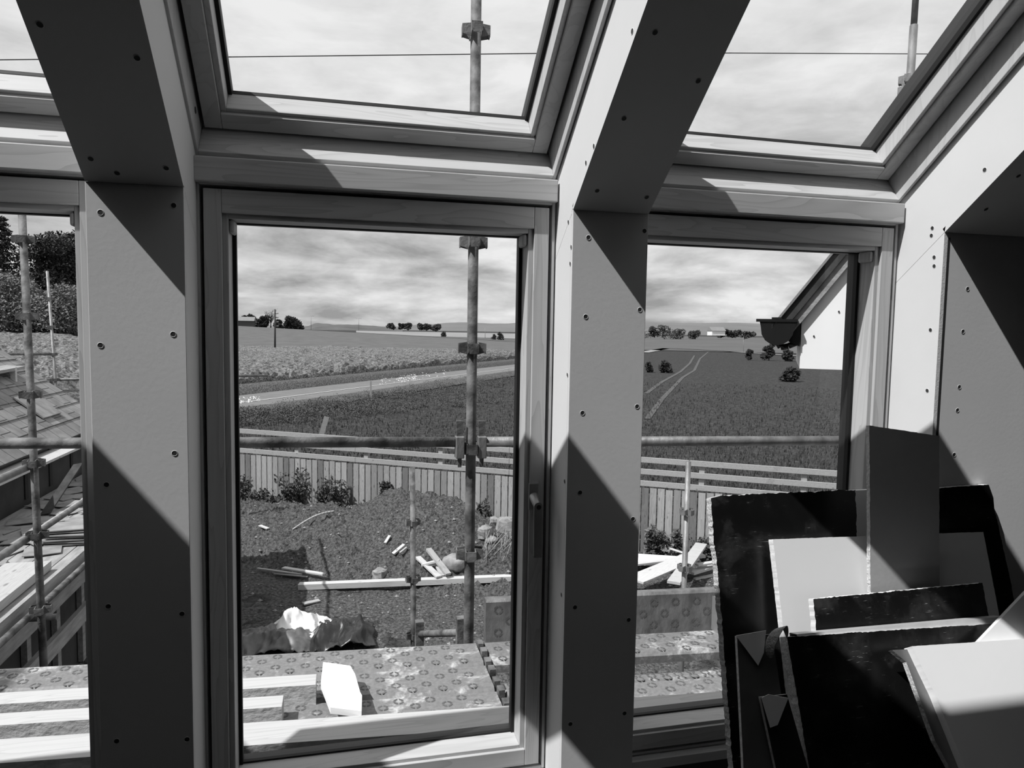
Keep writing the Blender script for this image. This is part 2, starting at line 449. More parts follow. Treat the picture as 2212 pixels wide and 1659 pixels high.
TV = lambda x, d, h: Vector((x, d, h))
TR = lambda x, d, h: RP(x, d, h)
names = ('left', 'centre', 'right')
lab_v = ['pine framed upright window at the left edge looking onto the slate roof',
         'full pine framed upright window in the centre with a silver lever handle',
         'pine framed upright window on the right, partly hidden by leaning offcuts']
lab_r = ['sloping pine roof window at the left edge of the picture', 'sloping pine roof window above the centre window', 'sloping pine roof window above the right window']
ZB, ZT = .368, 1.932
roots = []
for i, X0 in enumerate((-1.098, 0.0, 1.098)):
    r, gl = window('window_%d' % (i+1), X0, ZB, ZT, TV, 0.0, M['pine_x'], M['pine_z'], lab_v[i], .004, org=(X0+.435, 0, ZB))
    roots.append(r)
    gx0, gx1, gb, gt = gl
    for xa, xb in ((gx0, gx0+.013), (gx1-.013, gx1)):
        mb = MB().box((xa, .016, gt-.034), (xb, .07, gt-.0005)); mb.build('corner_block', M['pine_z'], r, bevel=.006)
    # sill lip under the sash
    MB().box((X0-.018, -.022, .318), (X0+.888, .03, .348)).build('sill_lip', M['pine_x'], r, bevel=.002)
    r2, _ = window('window_%d' % (i+4), X0, .022, .022+1.665, TR, .088, M['pine_x'], M['pine_slope'], lab_r[i], .012, cb=-.035, org=tuple(RP(X0+.435, .088, .02)))
    struct(MB().box((X0-.0175, -.020, 1.945), (X0+.8875, .10, 2.004)), 'trim_%d' % (i+1), M['pine_x'],
           'pine transom board between the %s upright and roof windows' % names[i], 'trim', bevel=.003)

# lever handle on the right stile of the centre window
r = roots[1]
hd = MB()
hx = .8465
qa, qb = atY(1143, 1045, -.006), atY(1162, 1100, -.006)
hd.box((qa.x, -.008, qb.z), (qb.x, 0, qa.z))
hb_ = hd.build('handle_plate', M['alu'], r, bevel=.001)
hm = MB()
c0, c1 = atY(1153, 1072, -.006), atY(1162, 1094, -.046)
hm.tube(c0, c1, .0135, 24, .0112)
k0, k1 = atY(1154, 1092, -.046), atY(1169, 1202, -.046)
xa, xb, zt_, zb_ = c1.x-.0095, c1.x+.0112, c1.z, k1.z
arc = [(c1.x+.0112*math.cos(a_*math.pi/8), zt_+.0112*math.sin(a_*math.pi/8)) for a_ in range(9)]
hm.prism([(x_, -.052, z_) for x_, z_ in [(xb, zb_)]+arc+[(xa, zb_)]], (0, .008, 0))
ho = hm.build('handle_lever', M['alu'], r, bevel=.001)
MB().tube((c1.x+.001, -.0522, c1.z-.001), (c1.x+.001, -.0535, c1.z-.001), .0062, 16).build('handle_lock', M['screw'], ho)
ho2 = [c for c in COL.objects if c.name.startswith('handle_lock')][0]; ho2.location = (0, 0, 0)
# bore hole on the left roof-window frame
mb = MB().tube(atX(422, 238, -.0085)+Vector((0, 0, 0)), atX(422, 238, -.0085)+Vector((.0008, 0, 0)), .008, 16)
mb.build('plug_hole', M['screw'], [o for o in COL.objects if o.name == 'window_5'][0])
#@@EXT@@
# ================================================================= LAND
def smooth(a, b, v):
    v = max(0.0, min(1.0, (v-a)/(b-a))); return v*v*(3-2*v)


def ter(x, y):
    r = math.hypot(x, y); t = x/max(y, 1.0)
    z = -2.7 + 4.3*smooth(100, 265, r)*max(0.0, min(1.35, (.24-t)/.375))
    z += 2.3*smooth(25, 90, r)*smooth(-.17, -.36, t)*(1-smooth(100, 200, r))
    if r > 265: z -= max(0.0, z+2.7)*smooth(265, 420, r)*.8
    return z


def patch(name, m, t0, t1, rs, nt, label, cat, off=.0, kind='structure', nz=0.0, nsc=.5, grow=None):
    """piece of land between two bearings and a list of distances"""
    vs, fs = [], []
    for r in rs:
        for i in range(nt+1):
            t = t0+(t1-t0)*i/nt; a = math.atan(t); x, y = r*math.sin(a), r*math.cos(a)
            h = (noise.noise(Vector((x*nsc, y*nsc, 0)))*nz) if nz else 0
            vs.append((x, y, ter(x, y)+off+h))
    n = nt+1
    for j in range(len(rs)-1):
        for i in range(nt): fs.append((j*n+i, j*n+i+1, (j+1)*n+i+1, (j+1)*n+i))
    mb = MB().add(vs, fs, 0, True)
    return tag(mb.build(name, m), label, cat, kind=kind)


def lin(a, b, n): return [a+(b-a)*i/n for i in range(n+1)]
def geo(a, b, n): return [a*(b/a)**(i/n) for i in range(n+1)]


patch('ground', M['field_grass'], -1.6, 2.4, [4]+lin(6, 60, 26)+geo(66, 420, 40)+geo(500, 6000, 14), 70, 'dark green young corn field stretching away behind the fence', 'field')
# yard of bare earth
mb = MB(); nx, ny = 400, 290
vs = []; fs = []


def yard_h(x, y):
    fe = 14.5-.62*x            # fence line
    d = fe-y                   # distance in front of the fence
    top = .42+.12*smooth(-1.5, 0, x)+.42*smooth(.4, 1.5, x)-.40*smooth(2.3, 3.4, x)-.45*smooth(3.4, 5.6, x)
    hgt = max(0, top)*smooth(0.1, 1.0, d)*(1-smooth(1.7, 4.2, d))
    rough = hgt > .02 and x < 5
    n = noise.fractal(Vector((x*1.1, y*1.1, 0)), 1.0, 2.0, 5)*(.09 if rough else .035)
    n += noise.noise(Vector((x*7, y*7, 3)))*(.085 if rough else .012)+noise.noise(Vector((x*15, y*15, 8)))*(.085 if rough else .010)
    return -2.69+max(0, hgt)+n


for j in range(ny+1):
    for i in range(nx+1):
        x = -5+19*i/nx; fe = 14.5-.62*x; y = .3+(fe+.05-.3)*j/ny
        vs.append((x, y, yard_h(x, y)))
for j in range(ny):
    for i in range(nx): fs.append((j*(nx+1)+i, j*(nx+1)+i+1, (j+1)*(nx+1)+i+1, (j+1)*(nx+1)+i))
tag(mb.add(vs, fs, 0, True).build('soil', M['soil']), 'bare dug earth heaped up in front of the fence', 'soil', kind='stuff')

# fields and road
patch('field', M['field_mid'], -.62, .40, geo(100, 262, 16), 60, 'smooth mid grey field rising to the left behind the flowering crop', 'field', .25)
patch('field', M['field_dark'], -.06, .42, geo(264, 350, 6), 30, 'narrow dark field beyond the smooth rising field', 'field', .3)
patch('field', M['field_pale'], .02, .44, geo(360, 1100, 8), 30, 'pale distant fields below the hills in the centre window', 'field', .35)
patch('field', M['field_dark'], .44, 1.5, geo(178, 1200, 12), 30, 'dark flat field behind the farm track in the right window', 'field', .12)
cropL = [(-.62, 40), (-.33, 46), (-.14, 52), (.0, 60), (.10, 70), (.19, 84), (.26, 100), (.40, 150)]


def crop_near(t):
    for (a, ra), (b, rb) in zip(cropL, cropL[1:]):
        if t <= b: return ra+(rb-ra)*(t-a)/(b-a)
    return 150


vs = []; fs = []; nt, nr = 200, 90
for j in range(nr+1):
    for i in range(nt+1):
        t = -.62+1.0*i/nt; r0 = crop_near(t); r = r0+(max(128, r0+2)-r0)*(j/nr)**1.3
        a = math.atan(t); x, y = r*math.sin(a), r*math.cos(a)
        e = smooth(0, .035, j/nr)
        h = (.85+.35*noise.noise(Vector((x*.25, y*.25, 1)))+.22*noise.noise(Vector((x*1.4, y*1.4, 5))) + random.uniform(-.12, .12))*e-.1
        vs.append((x, y, ter(x, y)+max(-.1, h)))
for j in range(nr):
    for i in range(nt): fs.append((j*(nt+1)+i, j*(nt+1)+i+1, (j+1)*(nt+1)+i+1, (j+1)*(nt+1)+i))
tag(MB().add(vs, fs, 0, False).build('flowering_crop', M['crop']), 'pale flowering crop standing across the road, ragged front edge', 'crop', kind='stuff')


def strip(name, m, cl, wL, wR, label, cat, off, kind='structure', prof=None):
    vs, fs = [], []
    P = []
    for (a, b) in zip(cl, cl[1:]):
        for k in range(10): P.append((a[0]+(b[0]-a[0])*k/10, a[1]+(b[1]-a[1])*k/10))
    P.append(cl[-1]); n = len(prof) if prof else 2
    for i, (x, y) in enumerate(P):
        x2, y2 = P[min(i+1, len(P)-1)]; x1, y1 = P[max(i-1, 0)]; L = math.hypot(x2-x1, y2-y1); nxn, nyn = -(y2-y1)/L, (x2-x1)/L
        for k in range(n):
            f, h = prof[k] if prof else ((0, 0), (1, 0))[k]
            o = wL+(wR-wL)*f; vs.append((x+nxn*o, y+nyn*o, ter(x+nxn*o, y+nyn*o)+off+h))
    for i in range(len(P)-1):
        for k in range(n-1): fs.append((i*n+k, (i+1)*n+k, (i+1)*n+k+1, i*n+k+1))
    return tag(MB().add(vs, fs, 0, True).build(name, m), label, cat, kind=kind)


ROADC = [(-26, 22), (-12, 31), (-5.1, 38.8), (6, 55.5), (18.6, 74.5), (40, 106)]
strip('road', M['road'], ROADC, -1.75, 3.7, 'narrow grey country road curving past the crop', 'road', .06)
strip('road_edge_line', M['road_line'], ROADC[1:6], .55, .68, 'thin pale painted line along the middle of the road', 'line', .085)
strip('grass_bank', M['bank'], ROADC, 3.75, 5.2, 'low grassy bank along the far side of the road', 'grass bank', .05, 'stuff', [(0, 0), (.25, .35), (.6, .6), (1, .2)])
strip('grass_verge', M['bank'], ROADC, -4.2, -1.8, 'rough grass verge on the near side of the road', 'grass verge', .05, 'stuff', [(0, .02), (.4, .25), (.8, .2), (1, 0)])
# tramlines in the dark field
for i, (pts, lb) in enumerate((([(1398, 905), (1430, 862), (1475, 815), (1500, 800), (1512, 775), (1530, 760)], 'right one of two pale wheel lines running up the dark field'),
                            ([(1396, 850), (1430, 825), (1470, 803), (1490, 785), (1500, 768)], 'left one of two wheel lines running up the dark field'))):
    cl = [tuple(atZ(px, py, -2.68)[:2]) for px, py in pts]
    strip('wheel_track', M['track'], cl, -.16, .16, lb, 'track', .03, 'structure')
cl = [tuple(atZ(px, py, -2.68)[:2]) for px, py in ((1390, 762), (1440, 753), (1520, 757), (1640, 764), (1760, 772))]
strip('farm_track', M['field_pale'], cl, -1.2, 1.2, 'thin pale track crossing the fields in the right window', 'track', .12)


# hills
def hill(name, m, px0, px1, R, tops, label, depth):
    n = len(tops)-1; N = n*8; ring = []
    for i in range(N+1):
        f = i/N*n; k = min(int(f), n-1); g = f-k; g = g*g*(3-2*g)
        py = tops[k]+(tops[k+1]-tops[k])*g; px = px0+(px1-px0)*i/N
        p = atD(px, py, R)
        ring.append(p+Vector((0, 0, noise.noise(Vector((i*.35, R, 0)))*R*.0006)))
    vs = []; c = CAM
    for p in ring:
        out = Vector((p.x-c.x, p.y-c.y, 0)).normalized()
        b = p-out*depth; b.z = -6; e = p+out*depth; e.z = -6; mid = (p+b)/2; mid.z = p.z*.62
        vs += [b, mid, p, e]
    fs = []
    for i in range(N):
        for k in range(3): fs.append((i*4+k, (i+1)*4+k, (i+1)*4+k+1, i*4+k+1))
    return tag(MB().add(vs, fs, 0, True).build(name, m), label, 'hill', kind='structure')


hill('hill', M['hill'], 560, 1290, 3600, [704, 703, 705, 706, 705, 700, 696, 699, 697, 696, 700], 'long low hill on the horizon in the centre window', 900)
hill('hill', M['hill'], 1300, 1960, 3600, [699, 696, 698, 697, 700, 697, 701, 705], 'long rolling hill on the horizon in the right window', 900)
hill('hill', M['hill_near'], 650, 870, 1500, [708, 698, 701, 701, 703, 706, 711], 'nearer wooded rise right of the farm trees', 300)


# ================================================================= PLANTS
def leaves(mb, c, rad, n, size, mi=0, squash=1.0, shell=.35):
    c = Vector(c)
    for _ in range(n):
        d = Vector((random.gauss(0, 1), random.gauss(0, 1), random.gauss(0, 1))).normalized()*(1-shell*random.random()**1.5)
        p = c+Vector((d.x*rad[0], d.y*rad[1], d.z*rad[2]))
        a = Vector((random.uniform(-1, 1), random.uniform(-1, 1), random.uniform(-1, 1))).normalized(); b = a.orthogonal().normalized()
        s = size*random.uniform(.6, 1.4); b = b*s*.55*squash; a = a*s
        mb.add([p-a, p+b, p+a, p-b], [(0, 1, 2, 3)], mi)
    return mb


def broad_tree(name, base, h, w, label, group=None, m='leaf', n=900, leaf=None, blobs=9, fol='foliage', low=False):
    base = Vector(base); root = thing(name, base, label, 'tree', group)
    MB().tube(base, base+Vector((0, 0, h*.45)), w*.05, 8, w*.02).build('trunk', M['bark'], root, loc=tuple(base))
    mb = MB(); leaf = leaf or h*.045
    for k in range(blobs):
        a = random.uniform(0, 6.28); rr = random.uniform(0, .33)*w
        zz = h*random.uniform(.32, .80); rad = w*random.uniform(.20, .30)*(1.1 if zz < h*.6 else .8)
        if low: zz = h*(.15+.62*(k+.5)/blobs); rad = w*.30*(1.25-.6*(k+.5)/blobs); rr *= 1.3
        leaves(mb, base+Vector((math.cos(a)*rr, math.sin(a)*rr, zz)), (rad, rad, rad*.8), n//blobs, leaf)
    mb.build(fol, M[m], root, loc=tuple(base))
    return root


def conifer(name, base, h, w, label, group=None):
    base = Vector(base); root = thing(name, base, label, 'tree', group)
    MB().tube(base, base+Vector((0, 0, h*.97)), h*.02, 7, h*.003).build('trunk', M['bark'], root, loc=tuple(base))
    mb = MB()
    for k in range(26):
        f = .03+.95*k/25; z = h*f; rr = w*.5*(1-f)**.7+.12
        nb = 9
        for q in range(nb):
            a = 6.28*q/nb+random.uniform(0, .6); L = rr*random.uniform(.65, 1.15)
            for e in range(5):
                p = base+Vector((math.cos(a)*L*(e+1)/5, math.sin(a)*L*(e+1)/5, z-L*.22*(e+1)/5+random.uniform(-.2, .2)))
                leaves(mb, p, (.30, .30, .16), 9, .14)
    mb.build('foliage', M['leaf_dark'], root, loc=tuple(base))
    return root


TG = 'dark conifers behind the left window'
for i, (px, py, top, w, d, lb) in enumerate((
        (-30, 735, 425, 10, 96, 'tallest dark conifer, cut by the left edge of the picture'),
        (14, 735, 470, 7.5, 93, 'slim dark conifer standing just left of the near scaffold tube'),
        (38, 735, 590, 6, 90, 'short conifer hidden partly behind the near scaffold tube'),
        (128, 735, 482, 8.5, 94, 'broad topped dark pine in the middle of the left window'),
        (178, 735, 466, 8, 97, 'dark pine at the right edge of the left window'))):
    b = atD(px, py, d); t = atD(px, top, d)
    b.z = ter(b.x, b.y)-.2
    if i in (3, 4): broad_tree('pine_tree', b, t.z-b.z, w*1.25, lb, TG, 'leaf_dark', 16000, .19, 34)
    else: conifer('conifer', b, t.z-b.z, w, lb, TG)
for i, (px, py, top, w, d, lb) in enumerate((
        (25, 735, 590, 10, 84, 'pale leafed broad tree below the conifers at the far left'),
        (140, 735, 618, 9.5, 82, 'pale leafed rounded tree in front of the dark pines'),
        (78, 735, 650, 8, 83, 'small leafy tree between the two pale broad trees'))):
    b = atD(px, py, d); t = atD(px, top, d); b.z = ter(b.x, b.y)-.3
    broad_tree('broadleaf_tree', b, (t.z-b.z)*1.05, w, lb, 'broadleaf trees at the wood edge', 'leaf_light' if i < 2 else 'leaf', 13000, .15, 30)
# dark understorey below the wood
mb = MB()
for k in range(40):
    b = atD(-60+k*7, 735, 88+random.uniform(-2, 3)); leaves(mb, (b.x, b.y, ter(b.x, b.y)+random.uniform(.6, 3.2)), (2.0, 2.0, 1.7), 420, .18)
tag(mb.build('undergrowth', M['leaf_dark']), 'dark undergrowth along the foot of the wood', 'undergrowth', kind='stuff')

# far farm trees, centre window
for i, (px, base, top, wpx, lb, m) in enumerate((
        (517, 703, 684, 22, 'small tree at the left frame edge of the farm row', 'leaf_dark'),
        (532, 703, 680, 26, 'round tree just above the long farm shed', 'leaf_dark'),
        (546, 704, 676, 20, 'taller pale tree right of the farm shed', 'leaf'),
        (560, 705, 688, 26, 'low dark tree in the farm row', 'leaf_dark'),
        (573, 706, 679, 24, 'dense dark tree behind the bare tree', 'leaf_dark'),
        (603, 708, 690, 18, 'low tree just right of the power pole', 'leaf_dark'),
        (626, 708, 683, 34, 'largest round tree at the right end of the farm row', 'leaf_dark'),
        (643, 709, 695, 18, 'small bush closing the farm row on the right', 'leaf_dark'))):
    d = 255; b = atD(px, base, d); t = atD(px, top, d)
    b.z = ter(b.x, b.y)
    broad_tree('farm_tree', b, t.z-b.z+.3, wpx*d/F*1.15, lb, 'distant farm trees', m, 1500, .40, 10, low=True)
# bare tree
b = atD(585, 706, 254); t = atD(585, 669, 254); b.z = ter(b.x, b.y); mb = MB(); hh = t.z-b.z
mb.tube(b, b+Vector((0, 0, hh*.5)), .22, 6, .12)
for k in range(34):
    a = random.uniform(0, 6.28); z0 = hh*random.uniform(.25, .6); p0 = b+Vector((0, 0, z0)); L = hh*random.uniform(.25, .45)
    p1 = p0+Vector((math.cos(a)*L*.6, math.sin(a)*L*.6, L*.75)); mb.tube(p0, p1, .09, 4, .04)
    for q in range(3): mb.tube(p1, p1+Vector((random.uniform(-1, 1), random.uniform(-1, 1), random.uniform(.3, 1.3))), .04, 3, .02)
tag(mb.build('bare_tree', M['bark'], loc=tuple(b)), 'leafless branching tree among the farm trees', 'tree')
# farm shed
b = atD(526, 704, 243); z = ter(b.x, b.y)+.3
rt = thing('farm_shed', (b.x, b.y, z), 'long low farm shed with pale roof beneath the farm trees', 'building')
MB().box((b.x-9, b.y, z-1), (b.x+3.2, b.y+6, z+1.9)).build('wall', M['field_dark'], rt, loc=(b.x, b.y, z))
MB().prism([(b.x-9.3, b.y-.4, z+1.8), (b.x-9.3, b.y+3, z+3.2), (b.x-9.3, b.y+6.4, z+1.8)], (12.8, 0, 0)).build('roof', M['farmroof'], rt, loc=(b.x, b.y, z))

for i, (px, base, top, wpx, d, lb, gp) in enumerate((
        (1413, 722, 703, 26, 520, 'large dark tree clump at the left of the right window horizon', 'trees on the right horizon'),
        (1432, 722, 702, 34, 520, 'rounded dark tree clump left of the white farmhouse', 'trees on the right horizon'),
        (1462, 723, 712, 34, 540, 'low hedge trees between clump and farmhouse', 'trees on the right horizon'),
        (1500, 723, 715, 26, 560, 'small hedge tree left of the farmhouse', 'trees on the right horizon'),
        (1560, 722, 709, 18, 600, 'tree right behind the white farmhouse', 'trees on the right horizon'),
        (1574, 722, 710, 16, 600, 'second tree right of the white farmhouse', 'trees on the right horizon'),
        (1592, 722, 712, 16, 600, 'third tree right of the white farmhouse', 'trees on the right horizon'),
        (1616, 723, 716, 20, 600, 'low tree left of the black gutter', 'trees on the right horizon'),
        (845, 706, 698, 14, 900, 'tiny tree at the left of the distant tree line', 'distant line of trees'),
        (868, 707, 698, 12, 900, 'tiny tree second from the left of the distant tree line', 'distant line of trees'),
        (880, 707, 697, 14, 900, 'tiny dark tree in the middle of the distant tree line', 'distant line of trees'),
        (908, 707, 699, 14, 900, 'tiny tree right of the middle of the distant tree line', 'distant line of trees'),
        (923, 707, 700, 16, 900, 'tiny tree second from the right of the distant tree line', 'distant line of trees'),
        (943, 708, 701, 18, 900, 'flat topped trees at the right end of the distant tree line', 'distant line of trees'),
        (1082, 727, 715, 11, 300, 'lone round tree in the pale field right of the thick scaffold tube', None),
        (1067, 727, 721, 7, 300, 'tiny bush left of the lone round tree', None),
        (958, 721, 716, 12, 330, 'small bush in the dark field left of the thick scaffold tube', None),
        (1437, 799, 781, 24, 78, 'dark bush standing alone in the field, right window', None),
        (1401, 798, 784, 12, 78, 'smaller bush at the pier edge of the right window', None),
        (1712, 806, 795, 30, 66, 'low bush in the grass below the white gable', None),
        (1662, 752, 736, 22, 120, 'dark bush under the black gutter', None),
        (1618, 762, 752, 12, 120, 'small bush beside the thin pole in the right window', None),
        (1698, 764, 752, 22, 118, 'bush behind the downpipe under the gutter', None))):
    b = atD(px, base, d); t = atD(px, top, d)
    zb = ter(b.x, b.y); b.z = max(zb, b.z-2) if d > 200 else zb
    broad_tree('distant_tree' if d > 200 else 'field_bush', b, max(.8, t.z-b.z)+.2, wpx*d/F*1.2, lb, gp, 'leaf_dark' if d < 300 or d > 500 else 'leaf', 420 if d > 200 else 900, (.22 if d < 200 else d*.0016), 7, low=True)
b = atD(1547, 722, 590)
rt = thing('farmhouse', b, 'small white farmhouse on the horizon in the right window', 'building')
MB().box((b.x-6, b.y-4, b.z-1), (b.x+6, b.y+4, b.z+3)).build('wall', M['farm'], rt, loc=tuple(b))
MB().prism([(b.x-6.5, b.y-4.6, b.z+2.8), (b.x-6.5, b.y, b.z+6), (b.x-6.5, b.y+4.6, b.z+2.8)], (13, 0, 0)).build('roof', M['farmroof'], rt, loc=tuple(b))

# power poles
b = atD(594, 752, 118); t = atD(594, 668, 118); b.z = ter(b.x, b.y)
rt = thing('power_pole', b, 'tall dark wooden power pole in the field left of centre', 'pole')
MB().tube(b, t, .16, 8, .12).build('shaft', M['bark'], rt, loc=tuple(b))
for q in range(4): MB().tube(t+Vector((.1, 0, -.7-.7*q)), t+Vector((.55, 0, -.65-.7*q)), .10, 6).build('insulator', M['alu'], rt, loc=tuple(b))
for px, base, top, d, lb in ((672, 703, 683, 900, 'faint distant pole on the wooded rise'), (775, 704, 688, 900, 'faint distant pole above the rising field'),
                             (1048, 730, 707, 330, 'thin distant pole left of the lone tree'), (1606, 765, 728, 170, 'thin pale pole crossing the dark field in the right window')):
    b = atD(px, base, d); t = atD(px, top, d); b.z = min(b.z, ter(b.x, b.y)+1.0)
    mb = MB().tube(b, t, d*.00028, 6)
    if d > 800: mb.tube(t-Vector((d*.004, 0, 0)), t+Vector((d*.004, 0, 0)), d*.0002, 4)
    tag(mb.build('distant_pole', M['steel'], loc=tuple(b)), lb, 'pole', 'distant poles')
# overhead cable
pts = [Vector((-14+i*1.2, 8.0, 4.76+.0*i)) for i in range(0)]
A, B = atY(-60, 130, 8), atY(1160, 115.5, 8); Cc = atY(2080, 117, 8)
pts = [A, atY(500, 123, 8), B, atY(1580, 114.5, 8), Cc, Cc+(Cc-B)*1.5]
pts = [A+(A-pts[1])*2]+pts
tag(MB().path(pts, .0065, 6).build('overhead_cable', M['wire']), 'thin overhead cable crossing the sky in all three roof windows', 'cable')

# verge plants near the road
mb = MB()
for k in range(520):
    t = random.random(); px = 512+600*t
    top = 893-90*t**1.1 - (8 if random.random() < .3 else 0); bot = 925-55*t
    py = random.uniform(top+3, bot); p = atZ(px, py, -2.65)
    dens = 1 if py < top+22 else .45
    if random.random() > dens: continue
    rr = random.uniform(.30, .75); leaves(mb, (p.x, p.y, ter(p.x, p.y)+rr*.2), (rr, rr, rr*.6), 190, .042, 0, .7, .9)
tag(mb.build('verge_weeds', M['leaf']), 'dark tangled weeds and brambles along the near verge', 'weeds', kind='stuff')
mb = MB()
for k in range(190):
    t = random.random(); px = 512+620*t; p = atZ(px, random.uniform(795, 836)-25*t, -2.65)
    r0 = crop_near(p.x/p.y)-random.uniform(.2, 1.5); a = math.atan(p.x/p.y); x, y = r0*math.sin(a), r0*math.cos(a)
    rr = random.uniform(.3, .6); leaves(mb, (x, y, ter(x, y)+.25), (rr, rr, rr*.7), 120, .05, 0, .7, .9)
tag(mb.build('hedge_weeds', M['leaf']), 'dark weeds along the front edge of the flowering crop', 'weeds', kind='stuff')
mb = MB()
for k in range(150):
    px = random.choice((random.uniform(820, 980), random.uniform(512, 560), random.uniform(860, 900))); py = 868-.135*(px-512)+random.uniform(-8, 4)
    p = atZ(px, py, -2.1); leaves(mb, p, (.10, .10, .05), 3, .035)
tag(mb.build('cow_parsley', M['white']), 'white flower heads along the near road verge', 'wild flowers', kind='stuff')
p = atZ(801, 868, -2.7)
tag(MB().box((-.05, -.05, 0), (.05, .05, 1.25)).build('marker_post', M['fence_rail']), 'slim pale marker post in the near road verge', 'post').location = (p.x, p.y, ter(p.x, p.y))


mb = MB()
for k in range(85000):
    q = random.uniform(1/62., 1/10.5); r = 1/q; t = random.uniform(-.22, 1.05); a = math.atan(t); x, y = r*math.sin(a), r*math.cos(a)
    if y < 14.5-.62*x+.25: continue
    if (x+5.1)*36-(y-38.8)*23.7 < 140: continue           # stop short of the road verge
    z = ter(x, y); h = random.uniform(.05, .13)*(1+r*.012); w = h*.17; b = random.uniform(0, 3.14); dx, dy = math.cos(b)*w, math.sin(b)*w
    mb.add([(x-dx, y-dy, z), (x+dx, y+dy, z), (x+random.uniform(-.3, .3)*h, y+random.uniform(-.3, .3)*h, z+h)], [(0, 1, 2)])
tag(mb.build('corn_blades', M['grass_blade']), 'short dark green blades of the young corn behind the fence', 'grass', kind='stuff')

# ================================================================= FENCE
def FL(x): return 14.5-.62*x
fdir = Vector((1, -.62, 0)).normalized(); fn = Vector((-.62, -1, 0)).normalized()   # fn faces the house
root = thing('garden_fence', (3, FL(3), -2.7), 'long timber fence of upright boards with three open rails on top', 'fence')
o3 = Vector((3, FL(3), 0))
L0, L1 = -7.0, 9.0


def fbox(mb, s0, s1, z0, z1, d0, d1):
    c = [o3+fdir*s+fn*d for s, d in ((s0, d0), (s1, d0), (s1, d1), (s0, d1))]
    mb.add([(p.x, p.y, z0) for p in c]+[(p.x, p.y, z1) for p in c], [(0, 3, 2, 1), (4, 5, 6, 7), (0, 1, 5, 4), (1, 2, 6, 5), (2, 3, 7, 6), (3, 0, 4, 7)])


def fchild(nm, m, args):
    mb = MB(); fbox(mb, *args)
    o = mb.build(nm, m)
    off = Vector((root.location.x, root.location.y, root.location.z))
    o.data.transform(Matrix.Translation(-off)); o.parent = root
    return o


for z0 in (-.90, -1.13, -1.36):
    s = L0-3
    while s < L1+3:
        fchild('rail', M['fence_rail'], (s+.004, s+3.6, z0, z0+.10, -.02, .025)); s += 3.604
for z0 in (-1.62, -2.35): fchild('back_rail', M['sawn_side'], (L0-3, L1+3, z0, z0+.09, -.05, -.02))
s = L0-2.8
while s < L1+3: fchild('post', M['fence_rail'], (s, s+.10, -2.7, -.86, -.12, -.02)); s += 1.8
s = L0-.4; k = 0
pm = [wood('fence_board_%d' % q, g, 2, .30, .9, .9, .5, .1) for q, g in enumerate((.25, .31, .36, .17))]
while s < L1 and k < 100:
    fchild('picket', pm[random.choice((0, 1, 1, 2, 2, 3) if k % 5 else (0, 1, 2))], (s, s+.128, -2.72, -1.40+random.uniform(-.01, .01), .0, .02)); s += .152; k += 1
st = MB().box((-.06, -.012, 0), (.06, .012, .62)).build('loose_board_end', M['fence_rail'])
p = atZ(690, 938, -.95); st.location = (p.x, p.y-.05, -1.12); st.rotation_euler = (0, math.radians(16), 0)
tag(st, 'pale board end sticking up slanting above the fence rails', 'board')


def shrub(px, pyb, h, w, dens, label, group, m='leaf', ycorr=.45):
    x = atY(px, pyb, 12).x; 
    # intersect sight line with the fence line, a bit in front of it
    r = ray(px, pyb); n = Vector((.62, 1, 0)); t = ((14.5-ycorr)-n.dot(CAM))/n.dot(r); p = CAM+r*t
    p.z = yard_h(p.x, p.y)-.05 if p.x < 8 else -2.7
    root = thing('shrub', p, label, 'shrub', group)
    mb = MB(); st = MB()
    for k in range(7):
        a = random.uniform(0, 6.28); q = p+Vector((math.cos(a)*w*.35, math.sin(a)*w*.3, h*random.uniform(.55, 1)))
        st.tube(p, q, .010, 4, .004)
        for e in range(5):
            leaves(mb, p+(q-p)*(e+1.2)/6, (w*.22, w*.22, h*.13), int(dens*14), .045, squash=.8, shell=1)
    st.build('stem', M['bark'], root, loc=tuple(p)); mb.build('foliage', M[m], root, loc=tuple(p))


SG = 'young shrubs planted along the fence'
for px, py, h, w, dn, lb, m in (
        (524, 1085, .85, .5, 1.0, 'shrub at the left glass edge in front of the fence', 'leaf'),
        (558, 1090, .55, .6, 1.0, 'low shrub second from the left of the fence row', 'leaf'),
        (597, 1098, .6, .8, 1.4, 'spreading shrub left of the tallest dense shrub', 'leaf'),
        (633, 1100, 1.0, .9, 2.2, 'tallest dense shrub in front of the fence', 'leaf'),
        (700, 1100, .95, .5, .7, 'thin airy shrub right of the tallest dense shrub', 'leaf'),
        (728, 1105, .85, .75, 1.3, 'bushy shrub in the middle of the centre window fence', 'leaf'),
        (795, 1105, .35, .6, 1.0, 'very low shrub on the crest of the earth heap', 'leaf'),
        (836, 1100, .85, .35, 2.2, 'narrow upright dark shrub left of the thin scaffold tube', 'leaf_dark'),
        (1046, 1115, .7, .4, 1.5, 'small dark shrub right of the thick scaffold tube', 'leaf')):
    shrub(px, py, h, w, dn, lb, SG, m)
for px, py, h, w, dn, lb, m in (
        (1398, 1180, .75, .4, 1.2, 'shrub at the pier edge of the right window', 'leaf_light'),
        (1420, 1182, .7, .45, 1.5, 'shrub second from the left in the right window', 'leaf'),
        (1450, 1183, .6, .5, 1.3, 'leafy shrub just left of the right scaffold tube', 'leaf_light'),
        (1473, 1182, .7, .4, 1.0, 'shrub half hidden by the right scaffold tube', 'leaf'),
        (1512, 1188, .55, .35, .8, 'thin shrub right of the right scaffold tube', 'leaf'),
        (1535, 1190, .65, .4, 1.6, 'shrub close to the black offcut in the right window', 'leaf')):
    shrub(px, py, h, w, dn, lb, SG, m, .35)


